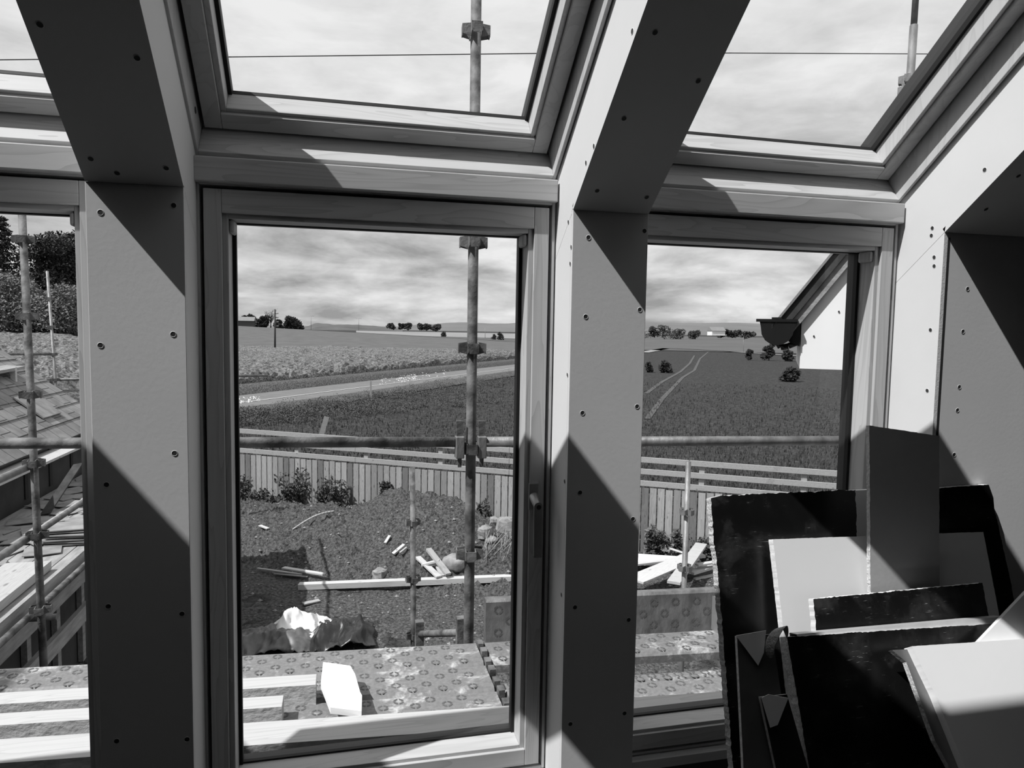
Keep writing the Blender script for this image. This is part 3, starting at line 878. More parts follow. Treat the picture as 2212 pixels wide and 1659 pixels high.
# ================================================================= THINGS LYING IN THE YARD
def ghit(px, py, off=0.0):
    r = ray(px, py); t = 5.0
    while t < 30:
        p = CAM+r*t
        if p.z <= yard_h(p.x, p.y)+off: return p
        t += .02
    return p


def lay(name, px0, py0, px1, py1, wdt, hgt, m, label, cat, zoff=0.02, group=None, lift=0.0, z0=None):
    """a bar lying on the ground between two seen ends"""
    def G(px, py):
        return ghit(px, py, zoff)
    a, b = G(px0, py0), G(px1, py1)
    if z0 is not None: a, b = atZ(px0, py0, z0), atZ(px1, py1, z0)
    d = (b-a); L = d.length; d.normalize(); s = Vector((0, 0, 1)).cross(d).normalized(); u = d.cross(s)
    c = (a+b)/2
    mb = MB(); vs = []
    for x in (-L/2, L/2):
        for yy, zz in ((-wdt/2, 0), (wdt/2, 0), (wdt/2, hgt), (-wdt/2, hgt)): vs.append((x, yy, zz))
    mb.add(vs, [(0, 3, 2, 1), (4, 5, 6, 7), (0, 1, 5, 4), (1, 2, 6, 5), (2, 3, 7, 6), (3, 0, 4, 7)])
    o = mb.build(name, m); o.matrix_world = Matrix(((d.x, s.x, u.x, c.x), (d.y, s.y, u.y, c.y), (d.z, s.z, u.z, c.z+lift), (0, 0, 0, 1)))
    return tag(o, label, cat, group)


lay('squared_timber', 646, 1272, 1290, 1247, .13, .09, M['rawpine_x'], 'long squared timber lying across the yard below the earth heap', 'timber', .0)
lay('broken_lath', 556, 1229, 652, 1242, .05, .02, M['fence_rail'], 'thin dark lath lying left of the splintered lath', 'lath', .05, 'broken laths')
lay('broken_lath', 612, 1228, 700, 1242, .09, .025, M['rawpine_x'], 'splintered bright lath at the foot of the earth heap', 'lath', .09, 'broken laths')
lay('broken_lath', 592, 1240, 664, 1247, .03, .015, M['fence_rail'], 'thinnest lath below the splintered lath', 'lath', .03, 'broken laths')
lay('wood_offcut', 561, 1136, 579, 1143, .07, .02, M['rawpine_x'], 'small pale offcut on the left part of the earth heap', 'offcut', .04, 'wood offcuts on the earth heap')
lay('wood_offcut', 832, 1174, 842, 1158, .05, .02, M['rawpine_x'], 'upright pale offcut left of the thin scaffold tube', 'offcut', .05, 'wood offcuts on the earth heap')
lay('wood_offcut', 850, 1198, 874, 1178, .08, .03, M['rawpine_x'], 'slanting offcut beside the thin scaffold tube', 'offcut', .05, 'wood offcuts on the earth heap')
lay('wood_offcut', 865, 1196, 880, 1184, .05, .03, M['fence_rail'], 'short darker offcut next to the slanting offcut', 'offcut', .05, 'wood offcuts on the earth heap')
PG = 'pieces of the broken pallet'
lay('pallet_board', 902, 1205, 948, 1248, .10, .03, M['rawpine_x'], 'pallet board on the left of the broken pallet', 'board', .10, PG)
lay('pallet_board', 925, 1188, 968, 1243, .10, .04, M['fence_rail'], 'weathered pallet board on the right of the broken pallet', 'board', .10, PG)
lay('pallet_board', 912, 1222, 950, 1212, .09, .03, M['rawpine_x'], 'cross board joining the broken pallet boards', 'board', .16, PG)
lay('pallet_board', 944, 1222, 956, 1246, .08, .03, M['rawpine_x'], 'short bright board lying free beside the broken pallet', 'board', .05, PG)
lay('wood_offcut', 655, 1306, 690, 1298, .10, .02, M['fence_rail'], 'thin flat offcut lying alone on the packed mud', 'offcut', .02)
# curved hose
pts = []
for px, py in ((632, 1146), (655, 1131), (680, 1117), (700, 1110), (722, 1106)):
    pts.append(ghit(px, py, .05))
pts = [pts[0].lerp(pts[-1], k/12)+((pts[2]-pts[0].lerp(pts[-1], .5))*(math.sin(math.pi*k/12)))+Vector((0, 0, .02)) for k in range(13)]
tag(MB().path(pts, .016, 7).build('hose', M['hose'], loc=tuple(pts[0])), 'pale curved length of hose on the earth heap', 'hose')


def stone(px, py, sx, sy, sz, label, m='stone', cat='stone', blocky=.25, group=None):
    p = ghit(px, py)
    bm_v = []; n = 10; mb = MB(); rot = random.uniform(0, 3)
    for i in range(n+1):
        a = math.pi*i/n
        for j in range(14):
            b = 2*math.pi*j/14; v = Vector((math.sin(a)*math.cos(b), math.sin(a)*math.sin(b), math.cos(a)))
            mx = max(abs(v.x), abs(v.y), abs(v.z)); v = v*(1-blocky)+v/mx*blocky*1.0
            v *= 1+.22*noise.noise(v*1.7+Vector((px, py, 0)))
            x, y = v.x*sx, v.y*sy; bm_v.append((x*math.cos(rot)-y*math.sin(rot), x*math.sin(rot)+y*math.cos(rot), v.z*sz+sz*.5))
    fs = [(i*14+j, (i+1)*14+j, (i+1)*14+(j+1) % 14, i*14+(j+1) % 14) for i in range(n) for j in range(14)]
    o = mb.add(bm_v, fs, 0, blocky < .5).build(cat.replace(' ', '_'), M[m]); o.location = p
    return tag(o, label, cat, group)


stone(820, 1250, .11, .10, .11, 'squared concrete block against the foot of the earth heap', 'stone', 'block', .9)
SS = 'stones beside the thick scaffold tube'
stone(1048, 1158, .13, .10, .12, 'flat faced pale stone right of the thick scaffold tube', 'stone', 'stone', .7, SS)
stone(1060, 1170, .14, .10, .07, 'rounded stone below the flat faced stone', 'stone', 'stone', .1, SS)
stone(1067, 1130, .10, .08, .08, 'upper stone on the ridge of the earth heap', 'stone', 'stone', .5, SS)
stone(1092, 1155, .18, .12, .22, 'largest upright stone at the right glass edge', 'stone', 'stone', .5, SS)
stone(980, 1225, .22, .16, .14, 'half buried grey boulder between the two scaffold tubes', 'stone', 'stone', .3, SS)
stone(760, 1352, .07, .05, .05, 'small rounded stone on the packed mud', 'stone', 'stone', .1)
stone(776, 1353, .06, .04, .04, 'flat pebble beside the small rounded stone', 'stone', 'stone', .1)
mb = MB()
for k in range(1500):
    x = random.uniform(-3, 9); y = random.uniform(6, FL(x)-.3); r = random.choice((.008, .012, .018, .03))*random.uniform(.7, 1.3); z = yard_h(x, y)
    vs = [(x+r*random.uniform(.7, 1.3)*a, y+r*random.uniform(.7, 1.2)*b, z+r*c) for a, b, c in ((1, 0, .2), (0, 1, .2), (-1, 0, .2), (0, -1, .2), (0, 0, 1), (0, 0, -1))]
    mb.add(vs, [(0, 1, 4), (1, 2, 4), (2, 3, 4), (3, 0, 4), (1, 0, 5), (2, 1, 5), (3, 2, 5), (0, 3, 5)])
tag(mb.build('pebbles', M['stone']), 'scattered pebbles and stone chips over the bare earth', 'pebbles', kind='stuff')
mb = MB()
p0 = atZ(1075, 1220, -2.4)
for k in range(60):
    a = Vector((p0.x+random.uniform(-.35, .3), p0.y+random.uniform(-.1, .5), -2.35)); mb.tube(a, a+Vector((random.uniform(0, .5), random.uniform(0, .5), random.uniform(.1, .5))), .004, 3)
tag(mb.build('dry_twigs', M['straw']), 'dry twigs at the right edge of the earth heap', 'twigs', kind='stuff')
# low edging board and the pile of boards, right window
lay('edging_board', 1310, 1178, 1700, 1222, .05, .20, M['fence_rail'], 'low timber edging below the shrubs in the right window', 'edging', .0, None, 0, -2.7)
BG = 'pile of loose boards right window'
for a in ((1350, 1208, 1478, 1216, .55, .03, 'white', 'white sheet at the back of the loose board pile', .10, -2.45),
          (1330, 1226, 1462, 1210, .10, .03, 'rawpine_x', 'narrow board between white sheet and wide board', .13, -2.40),
          (1370, 1256, 1492, 1205, .34, .03, 'rawpine_x', 'widest board of the loose pile, pointing left', .25, -2.30),
          (1455, 1262, 1515, 1178, .20, .04, 'rawpine_y', 'long board crossing over the widest board, pointing to the shrubs', .33, -2.20),
          (1448, 1186, 1478, 1196, .04, .02, 'rawpine_x', 'thin lath sticking out behind the loose pile', .3, -2.30),
          (1500, 1205, 1520, 1203, .12, .05, 'rawpine_x', 'short block on the back of the loose pile', .2, -2.40),
          (1492, 1240, 1545, 1224, .14, .04, 'rawpine_x', 'board right of the right scaffold tube', .1, -2.45),
          (1500, 1253, 1560, 1240, .06, .03, 'rawpine_x', 'narrow front board right of the right scaffold tube', .05, -2.58),
          (1505, 1222, 1560, 1214, .10, .03, 'rawpine_x', 'splintered board near the black offcut', .2, -2.35)):
    lay('loose_board', a[0], a[1], a[2], a[3], a[4], a[5], M[a[6]], a[7], 'board', 0, BG, 0, a[9])

# tarpaulins on the ground beyond the deck
def sheet(name, pts, nx, ny, amp, m, label, seed, back=.5, h=.3):
    """crumpled sheet: front edge from pts[0] to pts[1] on the ground"""
    a, b = Vector(pts[0]), Vector(pts[1]); vs = []; fs = []
    for j in range(ny+1):
        for i in range(nx+1):
            u, v = i/nx, j/ny; p = a+(b-a)*u+Vector((0, back*v, 0))
            q = Vector((u*1.9+seed, v*1.3, seed)); rg = 1-abs(noise.noise(q))*2.2; rg2 = 1-abs(noise.noise(q*2.1+Vector((4, 1, 2))))*2
            z = h*math.sin(math.pi*min(1, v*.8+.1))*(.35+.65*max(0, rg))+amp*rg2*.4+.035*(1-2*abs(noise.noise(q*6)))+.02*(1-2*abs(noise.noise(q*13)))
            vs.append((p.x+.05*noise.noise(q*3), p.y+.08*noise.noise(q*2+Vector((9, 9, 9))), p.z+max(0.0, z)*min(1, 4*u+.1, 4*(1-u)+.1)))
    for j in range(ny):
        for i in range(nx): fs.append((j*(nx+1)+i, j*(nx+1)+i+1, (j+1)*(nx+1)+i+1, (j+1)*(nx+1)+i))
    o = MB().add(vs, fs, 0, True).build(name, m, loc=tuple(a)); so = o.modifiers.new('thick', 'SOLIDIFY'); so.thickness = .004
    return tag(o, label, 'sheet')


a, b = atZ(470, 1432, -2.66), atZ(700, 1415, -2.66); sheet('grey_tarpaulin', (a, b), 60, 26, .10, M['tarp_grey'], 'dark grey crumpled tarpaulin left of the black one', 3.1, .8, .20)
a, b = atZ(655, 1422, -2.66), atZ(812, 1398, -2.66); sheet('black_tarpaulin', (a, b), 50, 26, .12, M['tarp'], 'shiny black crumpled polythene just beyond the deck', 8.4, .8, .22)
a, b = atZ(575, 1400, -2.66), atZ(735, 1392, -2.66); sheet('white_paper_sack', (a, b), 40, 22, .06, M['white'], 'white crumpled paper sack behind the dark tarpaulins', 5.7, .7, .34)


# ================================================================= SCAFFOLD
def standard(top, bot, label, m='steel_rust', cups=(), rot=0.0, spigot=None, r=.0242, group='upright scaffold tubes'):
    top, bot = Vector(top), Vector(bot)
    root = thing('scaffold_tube', bot, label, 'scaffold tube', group)
    MB().tube(bot, top, r, 20).build('tube', M[m], root, loc=tuple(bot))
    if spigot is not None:
        d = (top-bot).normalized(); p = bot+d*spigot
        MB().tube(p, top+d*1.0, r*.80, 18).build('spigot', M[m], root, loc=tuple(bot))
    for z in cups:
        f = (z-bot.z)/(top.z-bot.z); c = bot+(top-bot)*f; mb = MB()
        for k in range(4):
            a = rot+k*math.pi/2; d = Vector((math.cos(a), math.sin(a), 0)); s = Vector((-d.y, d.x, 0))
            # V pressing: side cheeks and the tapered socket plate
            p0 = c+d*(r-.002)
            for q in (-1, 1):
                mb.prism([p0+s*.021*q+Vector((0, 0, .028)), p0+s*.021*q+d*.042+Vector((0, 0, .022)), p0+s*.021*q+d*.042+Vector((0, 0, -.020)), p0+s*.021*q+Vector((0, 0, -.030))], s*.004*q)
            mb.prism([p0+d*.038+s*.024+Vector((0, 0, .022)), p0+d*.038-s*.024+Vector((0, 0, .022)), p0+d*.038-s*.018+Vector((0, 0, -.026)), p0+d*.038+s*.018+Vector((0, 0, -.026))], d*.004)
        mb.build('v_pressing', M[m], root, loc=tuple(bot))
    return root


def along(px0, py0, px1, py1, dep, zt, zb):
    """upright through two seen pixels at a depth"""
    a, b = atD(px0, py0, dep), atD(px1, py1, dep)
    # the tube stands plumb: use the mean plan position
    c = (a+b)/2
    return (Vector((c.x, c.y, zt)), Vector((c.x, c.y, zb)))


cx, cy = .915, 1.40
zs = [atY(1020, py, 1.40).z for py in (58, 522, 752, 968, 1196)]
standard((.928, 1.46, 4.2), (.912, 1.375, -2.68), 'thick near scaffold tube rising through the centre window', cups=[zs[0], zs[1], zs[2], zs[3], zs[4]], rot=math.radians(-4))
t, b = along(60, 700, 60, 700, 4.85, 5, -2.7)
bx, tx = atD(95, 1450, 4.85), atD(48, 470, 4.85)
dr = (tx-bx); bb = bx+dr*((-2.68-bx.z)/dr.z); tt = bx+dr*((3.2-bx.z)/dr.z)
lz = [bx.z+dr.z*((1450-py)/980.) for py in (517, 683, 852, 1000, 1155, 1315)]
standard(tt, bb, 'near scaffold tube in the left window in front of the conifers', cups=lz, rot=math.radians(5))
bp0, bp1 = atD(893, 1385, 6.28), atD(891, 1008, 6.28); dr = bp1-bp0
b0 = bp0+dr*((-2.68-bp0.z)/dr.z)
standard(bp1, b0, 'thin far scaffold tube left of the thick one in the centre window', cups=[atD(893, p, 6.28).z for p in (1128, 1250, 1372)], rot=.2, spigot=atD(892, 1100, 6.28).z-b0.z if False else None)
rp0, rp1 = atD(1478, 1255, 6.38), atD(1487, 997, 6.38); dr = rp1-rp0
b1 = rp0+dr*((-2.68-rp0.z)/dr.z)
standard(rp1, b1, 'thin scaffold tube in the right window in front of the fence', m='steel', cups=[atD(1485, p, 6.38).z for p in (1105, 1226)], rot=.5)
f0, f1 = atD(120, 824, 12.7), atD(102, 586, 12.7); dr = f1-f0; b2 = f0+dr*((-2.6-f0.z)/dr.z)
standard(f1, b2, 'far thin scaffold tube beside the slate roof in the left window', m='steel', cups=[atD(110, p, 12.7).z for p in (645, 706, 765, 820)], rot=.3)
u0, u1 = atD(1961, 200, 4.5), atD(1978, -60, 4.5); dr = u1-u0; b3 = u0+dr*((-2.6-u0.z)/dr.z)
standard(atD(1974, 55, 4.5), b3, 'scaffold tube with narrower top piece in the right roof window', m='steel', cups=[atD(1962, 172, 4.5).z, atD(1962, 195, 4.5).z], rot=.7, spigot=(atD(1974, 60, 4.5)-b3).length)


def ledger(a, b, label, m='steel', r=.0242, wedges=(), group='horizontal scaffold tubes', nm='scaffold_rail'):
    a, b = Vector(a), Vector(b)
    root = thing(nm, a, label, 'scaffold tube', group)
    MB().tube(a, b, r, 18, cap=True).build('tube', M[m], root, loc=tuple(a))
    return root


zl = 1.075
d = Vector((1, -.076, 0))
def LP(x): return Vector((x, 1.40-.076*(x-.9)+.0, zl-.006*(x-1)))
for x0, x1, lb in ((-2.2, .86, 'worn guard rail tube left of the thick scaffold tube'), (.965, 3.45, 'guard rail tube right of the thick scaffold tube')):
    root = ledger(LP(x0), LP(x1), lb, 'steel_rust' if x0 < 0 else 'steel')
# wedge blocks clamping the guard rails to the thick tube
for x, nm, lb in ((.862, 'left', 'wedge clamp joining the left guard rail to the thick tube'), (.966, 'right', 'wedge clamp joining the right guard rail to the thick tube')):
    p = LP(x); root = thing('wedge_clamp', p, lb, 'clamp', 'wedge clamps on the thick tube')
    MB().box((p.x-.020, p.y-.032, p.z-.075), (p.x+.020, p.y+.02, p.z+.028)).build('clamp_body', M['steel'], root, bevel=.004, loc=tuple(p))
    mb = MB().prism([(p.x-.017, p.y-.006, p.z+.10), (p.x+.017, p.y-.006, p.z+.10), (p.x+.010, p.y-.006, p.z-.12), (p.x-.006, p.y-.006, p.z-.12)], (0, .012, 0))
    mb.build('wedge', M['steel_rust'], root, loc=tuple(p))
# transom between the two tubes of the centre window
q0, q1 = atD(906, 1370, 5.2), atD(996, 1366, 4.6)
rt = ledger(q0, q1, 'short cross tube between thin and thick scaffold tubes', 'steel_rust', nm='scaffold_cross_tube')
for q in (q0, q1):
    MB().box((q.x-.03, q.y-.03, q.z-.14), (q.x+.03, q.y+.03, q.z+.10)).build('end_wedge', M['steel_rust'], rt, loc=tuple(q0))
# rails of the left wing, running away from the house
PLx = -1.76
for z, y0, y1, lb, dz in ((.62, 1.0, 3.58, 'upper rail tube running towards the left scaffold tube', 0), (.135, 1.6, 3.55, 'middle rail tube left of the left scaffold tube', 0), (.135, 3.68, 11.2, 'middle rail tube right of the left scaffold tube', 0),
                          (-.405, 1.6, 3.6, 'lower rail tube left of the left scaffold tube', 0), (-.405, 3.7, 11.2, 'lower rail tube right of the left scaffold tube', 0)):
    ledger((PLx, y0, z), (PLx, y1, z), lb, 'steel' if z > -.3 else 'steel_rust')
fz = [f0+(f1-f0)*((824-p)/238) for p in (765, 820)]
ledger(fz[0], fz[0]+Vector((-2.6, -.9, .02)), 'thin far rail tube above the slate roof', 'steel')
ledger(fz[1], fz[1]+Vector((3.5, 1.2, 0)), 'thin far rail tube right of the far scaffold tube', 'steel')

# deck ------------------------------------------------------------
SL = -.076
def DK(x, s, z):      # deck frame: x along the planks, s distance in from the outer edge
    return Vector((x, 1.405+SL*x - s, z))


def rosette(mb, X, u, v, r, mi):
    for k in range(4):
        a0 = k*math.pi/2+.16; a1 = (k+1)*math.pi/2-.16; P = []
        for q in range(5):
            a = a0+(a1-a0)*q/4; P.append(X(u+math.cos(a)*r, v+math.sin(a)*r))
        for q in range(4, -1, -1):
            a = a0+(a1-a0)*q/4; P.append(X(u+math.cos(a)*r*.60, v+math.sin(a)*r*.60))
        mb.add(P, [tuple(range(10))], mi)


def plank(x0, x1, s0, s1, z, label, group='steel scaffold planks', th=.05):
    c = DK((x0+x1)/2, (s0+s1)/2, z-th)
    root = thing('scaffold_plank', c, label, 'scaffold plank', group)
    mb = MB(); g = .006; lip = .016
    sec = [(s0+g, z-th), (s0+g, z-lip), (s0+g+lip, z), (s1-g-lip, z), (s1-g, z-lip), (s1-g, z-th)]
    n = len(sec); vs = [DK(x0, s, zz) for s, zz in sec]+[DK(x1, s, zz) for s, zz in sec]
    mb.add(vs, [(i, i+1, n+i+1, n+i) for i in range(n-1)]+[tuple(range(n)), tuple(range(2*n-1, n-1, -1))])
    mb.build('deck_panel', M['deck'], root, loc=tuple(c))
    rb = MB(); w = s1-s0; k = 0; x = x0+.05
    while x < x1-.03:
        for row in (range(2) if k % 2 else range(2)):
            v = s0+w*((.22, .66) if k % 2 else (.40, .84))[row]
            rosette(rb, lambda a, b: DK(a, b, z+.0012), x, v, .021, 0)
        x += .062; k += 1
    rb.build('rosettes', M['rosette'], root, loc=tuple(c))
    return root


PW = .229
for i in range(4):
    plank(-2.3, .935, i*PW, (i+1)*PW, .134, 'steel deck plank left of the lift joint, %s from the outer edge' % ('first', 'second', 'third', 'fourth')[i])
plank(.975, 3.6, 0.0, PW, .134, 'steel deck plank right of the joint, outermost', )
plank(.975, 3.6, .33, .33+.09, .10, 'narrow steel filler plank right of the joint')
plank(.975, 3.6, .46, .46+PW, .134, 'steel deck plank right of the joint, next to the front timber')
# end hooks along the joint
mb = MB()
for k in range(8):
    p = DK(.955, .03+k*.09, .134); mb.box((p.x-.014, p.y-.022, .09), (p.x+.012, p.y+.022, .143+.006*(k % 2)))
tag(mb.build('plank_hooks', M['steel_rust']), 'row of hooked plank ends filling the deck joint', 'plank hooks', kind='stuff')
# bearers and brackets under the deck
for x in (-1.0, .955, 2.9):
    a = DK(x, -.03, .05); b = Vector((x, .30, .05))
    tag(MB().tube(a, b, .024, 12).build('deck_bearer', M['steel_rust'], loc=tuple(a)), 'short bearer tube under the deck at %s' % {-1.0: 'the left', .955: 'the joint', 2.9: 'the right'}[x], 'scaffold tube')


def toe(x0, x1, label):
    c = DK(x0, -.012, .134); root = thing('toe_board', c, label, 'toe board', 'steel toe boards')
    mb = MB(); z0, z1 = .120, .330
    sec = [(.0, z0), (.0, z1-.012), (-.012, z1), (-.045, z1), (-.045, z0)]; n = len(sec)
    vs = [DK(x0, s, z) for s, z in sec]+[DK(x1, s, z) for s, z in sec]
    mb.add(vs, [(i, i+1, n+i+1, n+i) for i in range(n-1)]+[tuple(range(n)), tuple(range(2*n-1, n-1, -1))]); mb.build('panel', M['steel'], root, loc=tuple(c))
    rb = MB(); x = x0+.06; k = 0
    while x < x1-.03:
        for row in range(2 if k % 2 == 0 else 1):
            v = (z0+z1)/2+((-.055, .055)[row] if k % 2 == 0 else 0)
            rosette(rb, lambda a, b: DK(a, .0012, b), x, v, .021, 0)
        x += .055; k += 1
    rb.build('rosettes', M['rosette'], root, loc=tuple(c))


toe(.985, 3.6, 'upright perforated steel toe board beyond the deck, right of the thick tube')
e0 = atY(1516, 1300, 1.34)
rt = thing('end_board', (e0.x, 1.3, .134), 'short pale end board standing on the deck in the right window', 'toe board')
MB().prism([(e0.x, 1.30, .134), (e0.x, 1.30, .30), (e0.x+.02, .98, .30), (e0.x+.02, .98, .134)], (.028, 0, 0)).build('panel', M['alu'], rt, bevel=.003, loc=(e0.x, 1.3, .134))
MB().box((e0.x-.002, 1.262, .27), (e0.x+.3, 1.30, .30)).build('top_flange', M['alu'], rt, bevel=.003, loc=(e0.x, 1.3, .134))


def long_timber(x0, x1, yc, yn, z0, z1, label, skew=SL, g='timbers lying on the deck'):
    vs = []
    for x in (x0, x1):
        o = skew*x
        for y, z in ((yc+o, z0), (yn+o, z0), (yn+o, z1), (yc+o, z1)): vs.append((x, y, z))
    mb = MB().add(vs, [(0, 1, 2, 3), (4, 7, 6, 5), (0, 4, 5, 1), (2, 6, 7, 3), (3, 7, 4, 0)], 0)
    mb.add(vs, [(1, 5, 6, 2)], 1)
    c = (x0, (yc+yn)/2, z0)
    return tag(mb.build('sawn_timber', [M['rawpine_x'], M['sawn_side']], loc=c, bevel=.002), label, 'timber', g)


zt = .134
long_timber(-2.2, .225, 1.005, .915, zt, .215, 'farthest sawn timber on the deck, its end touching the white offcut')
long_timber(-2.2, .110, .850, .765, zt, .215, 'middle sawn timber on the deck, ending short of the others')
long_timber(-2.2, 3.6, .690, .545, zt, .205, 'nearest and longest sawn timber running along below all the windows', -.082)
# white offcut
zc = .222
P = [atZ(px, py, zc) for px, py in ((698, 1430), (757, 1438), (767, 1456), (778, 1495), (782, 1502), (781, 1536), (714, 1528), (693, 1474))]
c = P[0]; rt = thing('white_offcut', (c.x, c.y, zc-.02), 'bright white pointed board offcut lying on the deck', 'offcut')
MB().prism(P, (0, 0, -.024)).build('sheet', M['white'], rt, loc=(c.x, c.y, zc-.02))
P2 = [atZ(px, py, zc-.03) for px, py in ((712, 1528), (781, 1536), (781, 1546), (740, 1542), (712, 1538))]
MB().prism(P2, (0, 0, -.006)).build('torn_paper', M['board_torn'], rt, loc=(c.x, c.y, zc-.02))
# scratches in the window protective film are left to the glass

# ================================================================= LEFT WING
SR = math.radians(38.5)
ex, ez, rl = -3.2, .08, 4.6
wing = thing('slate_roof_wing', (ex, 5, -2.7), 'lower wing with slate roof seen through the left window', 'building')
def WR(u, y, h=0): return Vector((ex-u*math.cos(SR)+h*math.sin(SR), y, ez+u*math.sin(SR)+h*math.cos(SR)))
me = MB().add([(0, 0, 0), (9.2, 0, 0), (9.2, rl, 0), (0, rl, 0), (0, 0, -.04), (9.2, 0, -.04), (9.2, rl, -.04), (0, rl, -.04)], [(0, 1, 2, 3), (4, 7, 6, 5), (0, 4, 5, 1), (1, 5, 6, 2), (2, 6, 7, 3), (3, 7, 4, 0)])
o = me.build('slate_slope', M['slate'])
X = Vector((0, 1, 0)); Yv = Vector((-math.cos(SR), 0, math.sin(SR))); Zv = X.cross(Yv); Zv = -Zv if Zv.z < 0 else Zv
org = Vector((ex, 1.0, ez))
# local x runs along the eaves, y up the slope
o.matrix_world = Matrix(((X.x, Yv.x, Zv.x, org.x), (X.y, Yv.y, Zv.y, org.y), (X.z, Yv.z, Zv.z, org.z), (0, 0, 0, 1)))
mw = o.matrix_world.copy(); o.data.transform(Matrix.Identity(4)); o.parent = wing; o.matrix_parent_inverse = Matrix.Translation(-Vector(wing.location)); o.matrix_basis = mw
# course edges: thin raised lines of slate butts
mb = MB()
for k in range(1, 17):
    u = k*.26; a, b = WR(u, 1.0, .002), WR(u, 10.2, .002); a2, b2 = WR(u+.26, 1.0, .0), WR(u+.26, 10.2, .0)
    mb.add([a+Vector((.005, 0, .011)), b+Vector((.005, 0, .011)), b2, a2, a, b], [(0, 1, 2, 3), (4, 5, 1, 0)])
mb.build('slate_courses', M['slate'], wing, loc=tuple(wing.location))
MB().box((-9, 1.0, -2.75), (-3.27, 10.1, .06)).build('wall', M['room_dark'], wing, loc=tuple(wing.location))
mb = MB().prism([WR(0, 10.1, -.05), WR(rl, 10.1, -.05), (-9, 10.1, -.2), (ex, 10.1, -.2)], (0, .08, 0)); mb.build('verge_board', M['grey_plank'], wing, loc=tuple(wing.location))
mb = MB()
for k in range(12): mb.box((-3.275, 1.6+k*.72, -.45), (-3.255, 1.68+k*.72, .03))
mb.build('wall_slots', M['dark_gap'], wing, loc=tuple(wing.location))
MB().box((-3.26, 1.0, -.02), (-2.98, 10.0, .01)).build('eaves_board', M['rawpine_y'], wing, loc=tuple(wing.location))
# far side slope so the roof closes
MB().prism([WR(rl, 1.0), WR(rl, 10.2), (ex-2*rl*math.cos(SR), 10.2, ez), (ex-2*rl*math.cos(SR), 1.0, ez)], (0, 0, -.04)).build('back_slope', M['slate'], wing, loc=tuple(wing.location))
# lift deck of the left wing
DZ = -.47
for i in range(6):
    x0 = -3.16+i*.217
    mb = MB().box((x0, .9, DZ-.04), (x0+.207, 11.2, DZ))
    tag(mb.build('wooden_scaffold_board', M['grey_plank'], loc=(x0, .9, DZ-.04)), 'grey wooden scaffold board beside the wing, %s from the wing wall' % ('first', 'second', 'third', 'fourth', 'fifth', 'sixth')[i], 'scaffold board', 'wooden boards of the wing lift')
for i in range(4):
    y = 1.2+i*2.6
    tag(MB().tube((-3.2, y, DZ-.065), (PLx+.06, y, DZ-.065), .024, 10).build('lift_transom', M['steel_rust'], loc=(-3.2, y, DZ-.065)), 'cross tube under the wing lift, %s' % ('nearest to the window', 'second from the window', 'third from the window', 'farthest from the window')[i], 'scaffold tube', 'cross tubes under the wing lift')
tag(MB().box((-1.862, .9, DZ-.02), (-1.828, 11.2, DZ+.13)).build('wooden_toe_board', M['grey_plank'], loc=(-1.85, .9, DZ)), 'upright wooden toe board along the outer side of the wing lift', 'toe board')
sb = MB().box((-.17, -1.1, 0), (.17, 1.1, .07)).build('stout_plank', M['rawpine_y']); sb.location = (-2.22, 3.6, DZ+.012)
tag(sb, 'stout pale plank lying on the wing lift at the left', 'plank')
# slates lying on the lift
src = None; n = 0
cells = [(x, y) for x in (-2.95, -2.65, -2.35) for y in [4.2+.36*k for k in range(13)]]
for x, y in cells:
    if x > -2.5 and y < 5.0: continue
    if random.random() < .12: continue
    if src is None:
        mb = MB().prism([(-.15, -.13, 0), (.14, -.14, 0), (.15, .12, 0), (.02, .15, 0), (-.14, .13, 0)], (0, 0, .008)); src = mb.build('loose_slate', M['loose_slate']); s_ = src
    else: s_ = src.copy(); COL.objects.link(s_)
    s_.location = (x+random.uniform(-.06, .06), y+random.uniform(-.06, .06), DZ+.004+.009*(n % 3)); s_.rotation_euler = (random.uniform(-.03, .03), random.uniform(-.04, .04), random.uniform(0, 6.28))
    tag(s_, 'loose grey slate lying on the boards of the wing lift', 'slate', 'slates strewn on the wing lift'); n += 1
for k in range(7):
    s_ = src.copy(); COL.objects.link(s_); s_.scale = (1.5, 1.2, 1.3); s_.location = (-2.15+random.uniform(-.02, .02), 5.55+random.uniform(-.02, .02), DZ+.012+.022*k)
    s_.rotation_euler = (0, 0, random.uniform(-.15, .15)); tag(s_, 'slate in the neat stack beside the middle rail tube', 'slate', 'stacked slates on the wing lift')
# diagonal strap from eaves to lift, coloured dark for its shade
a, b = atX(172, 1000, -2.75), atX(100, 1112, -2.75)
a, b = atZ(170, 1003, -.02), atZ(98, 1112, DZ+.01)
dv = (b-a).normalized(); s = Vector((.10, 0, .02))
tag(MB().prism([a-s/2, a+s/2, b+s/2, b-s/2], dv.cross(s).normalized()*.015).build('diagonal_brace_board', M['bark'], loc=tuple(b)), 'slanting board coloured dark for its shade, from the eaves down to the wing lift', 'board')
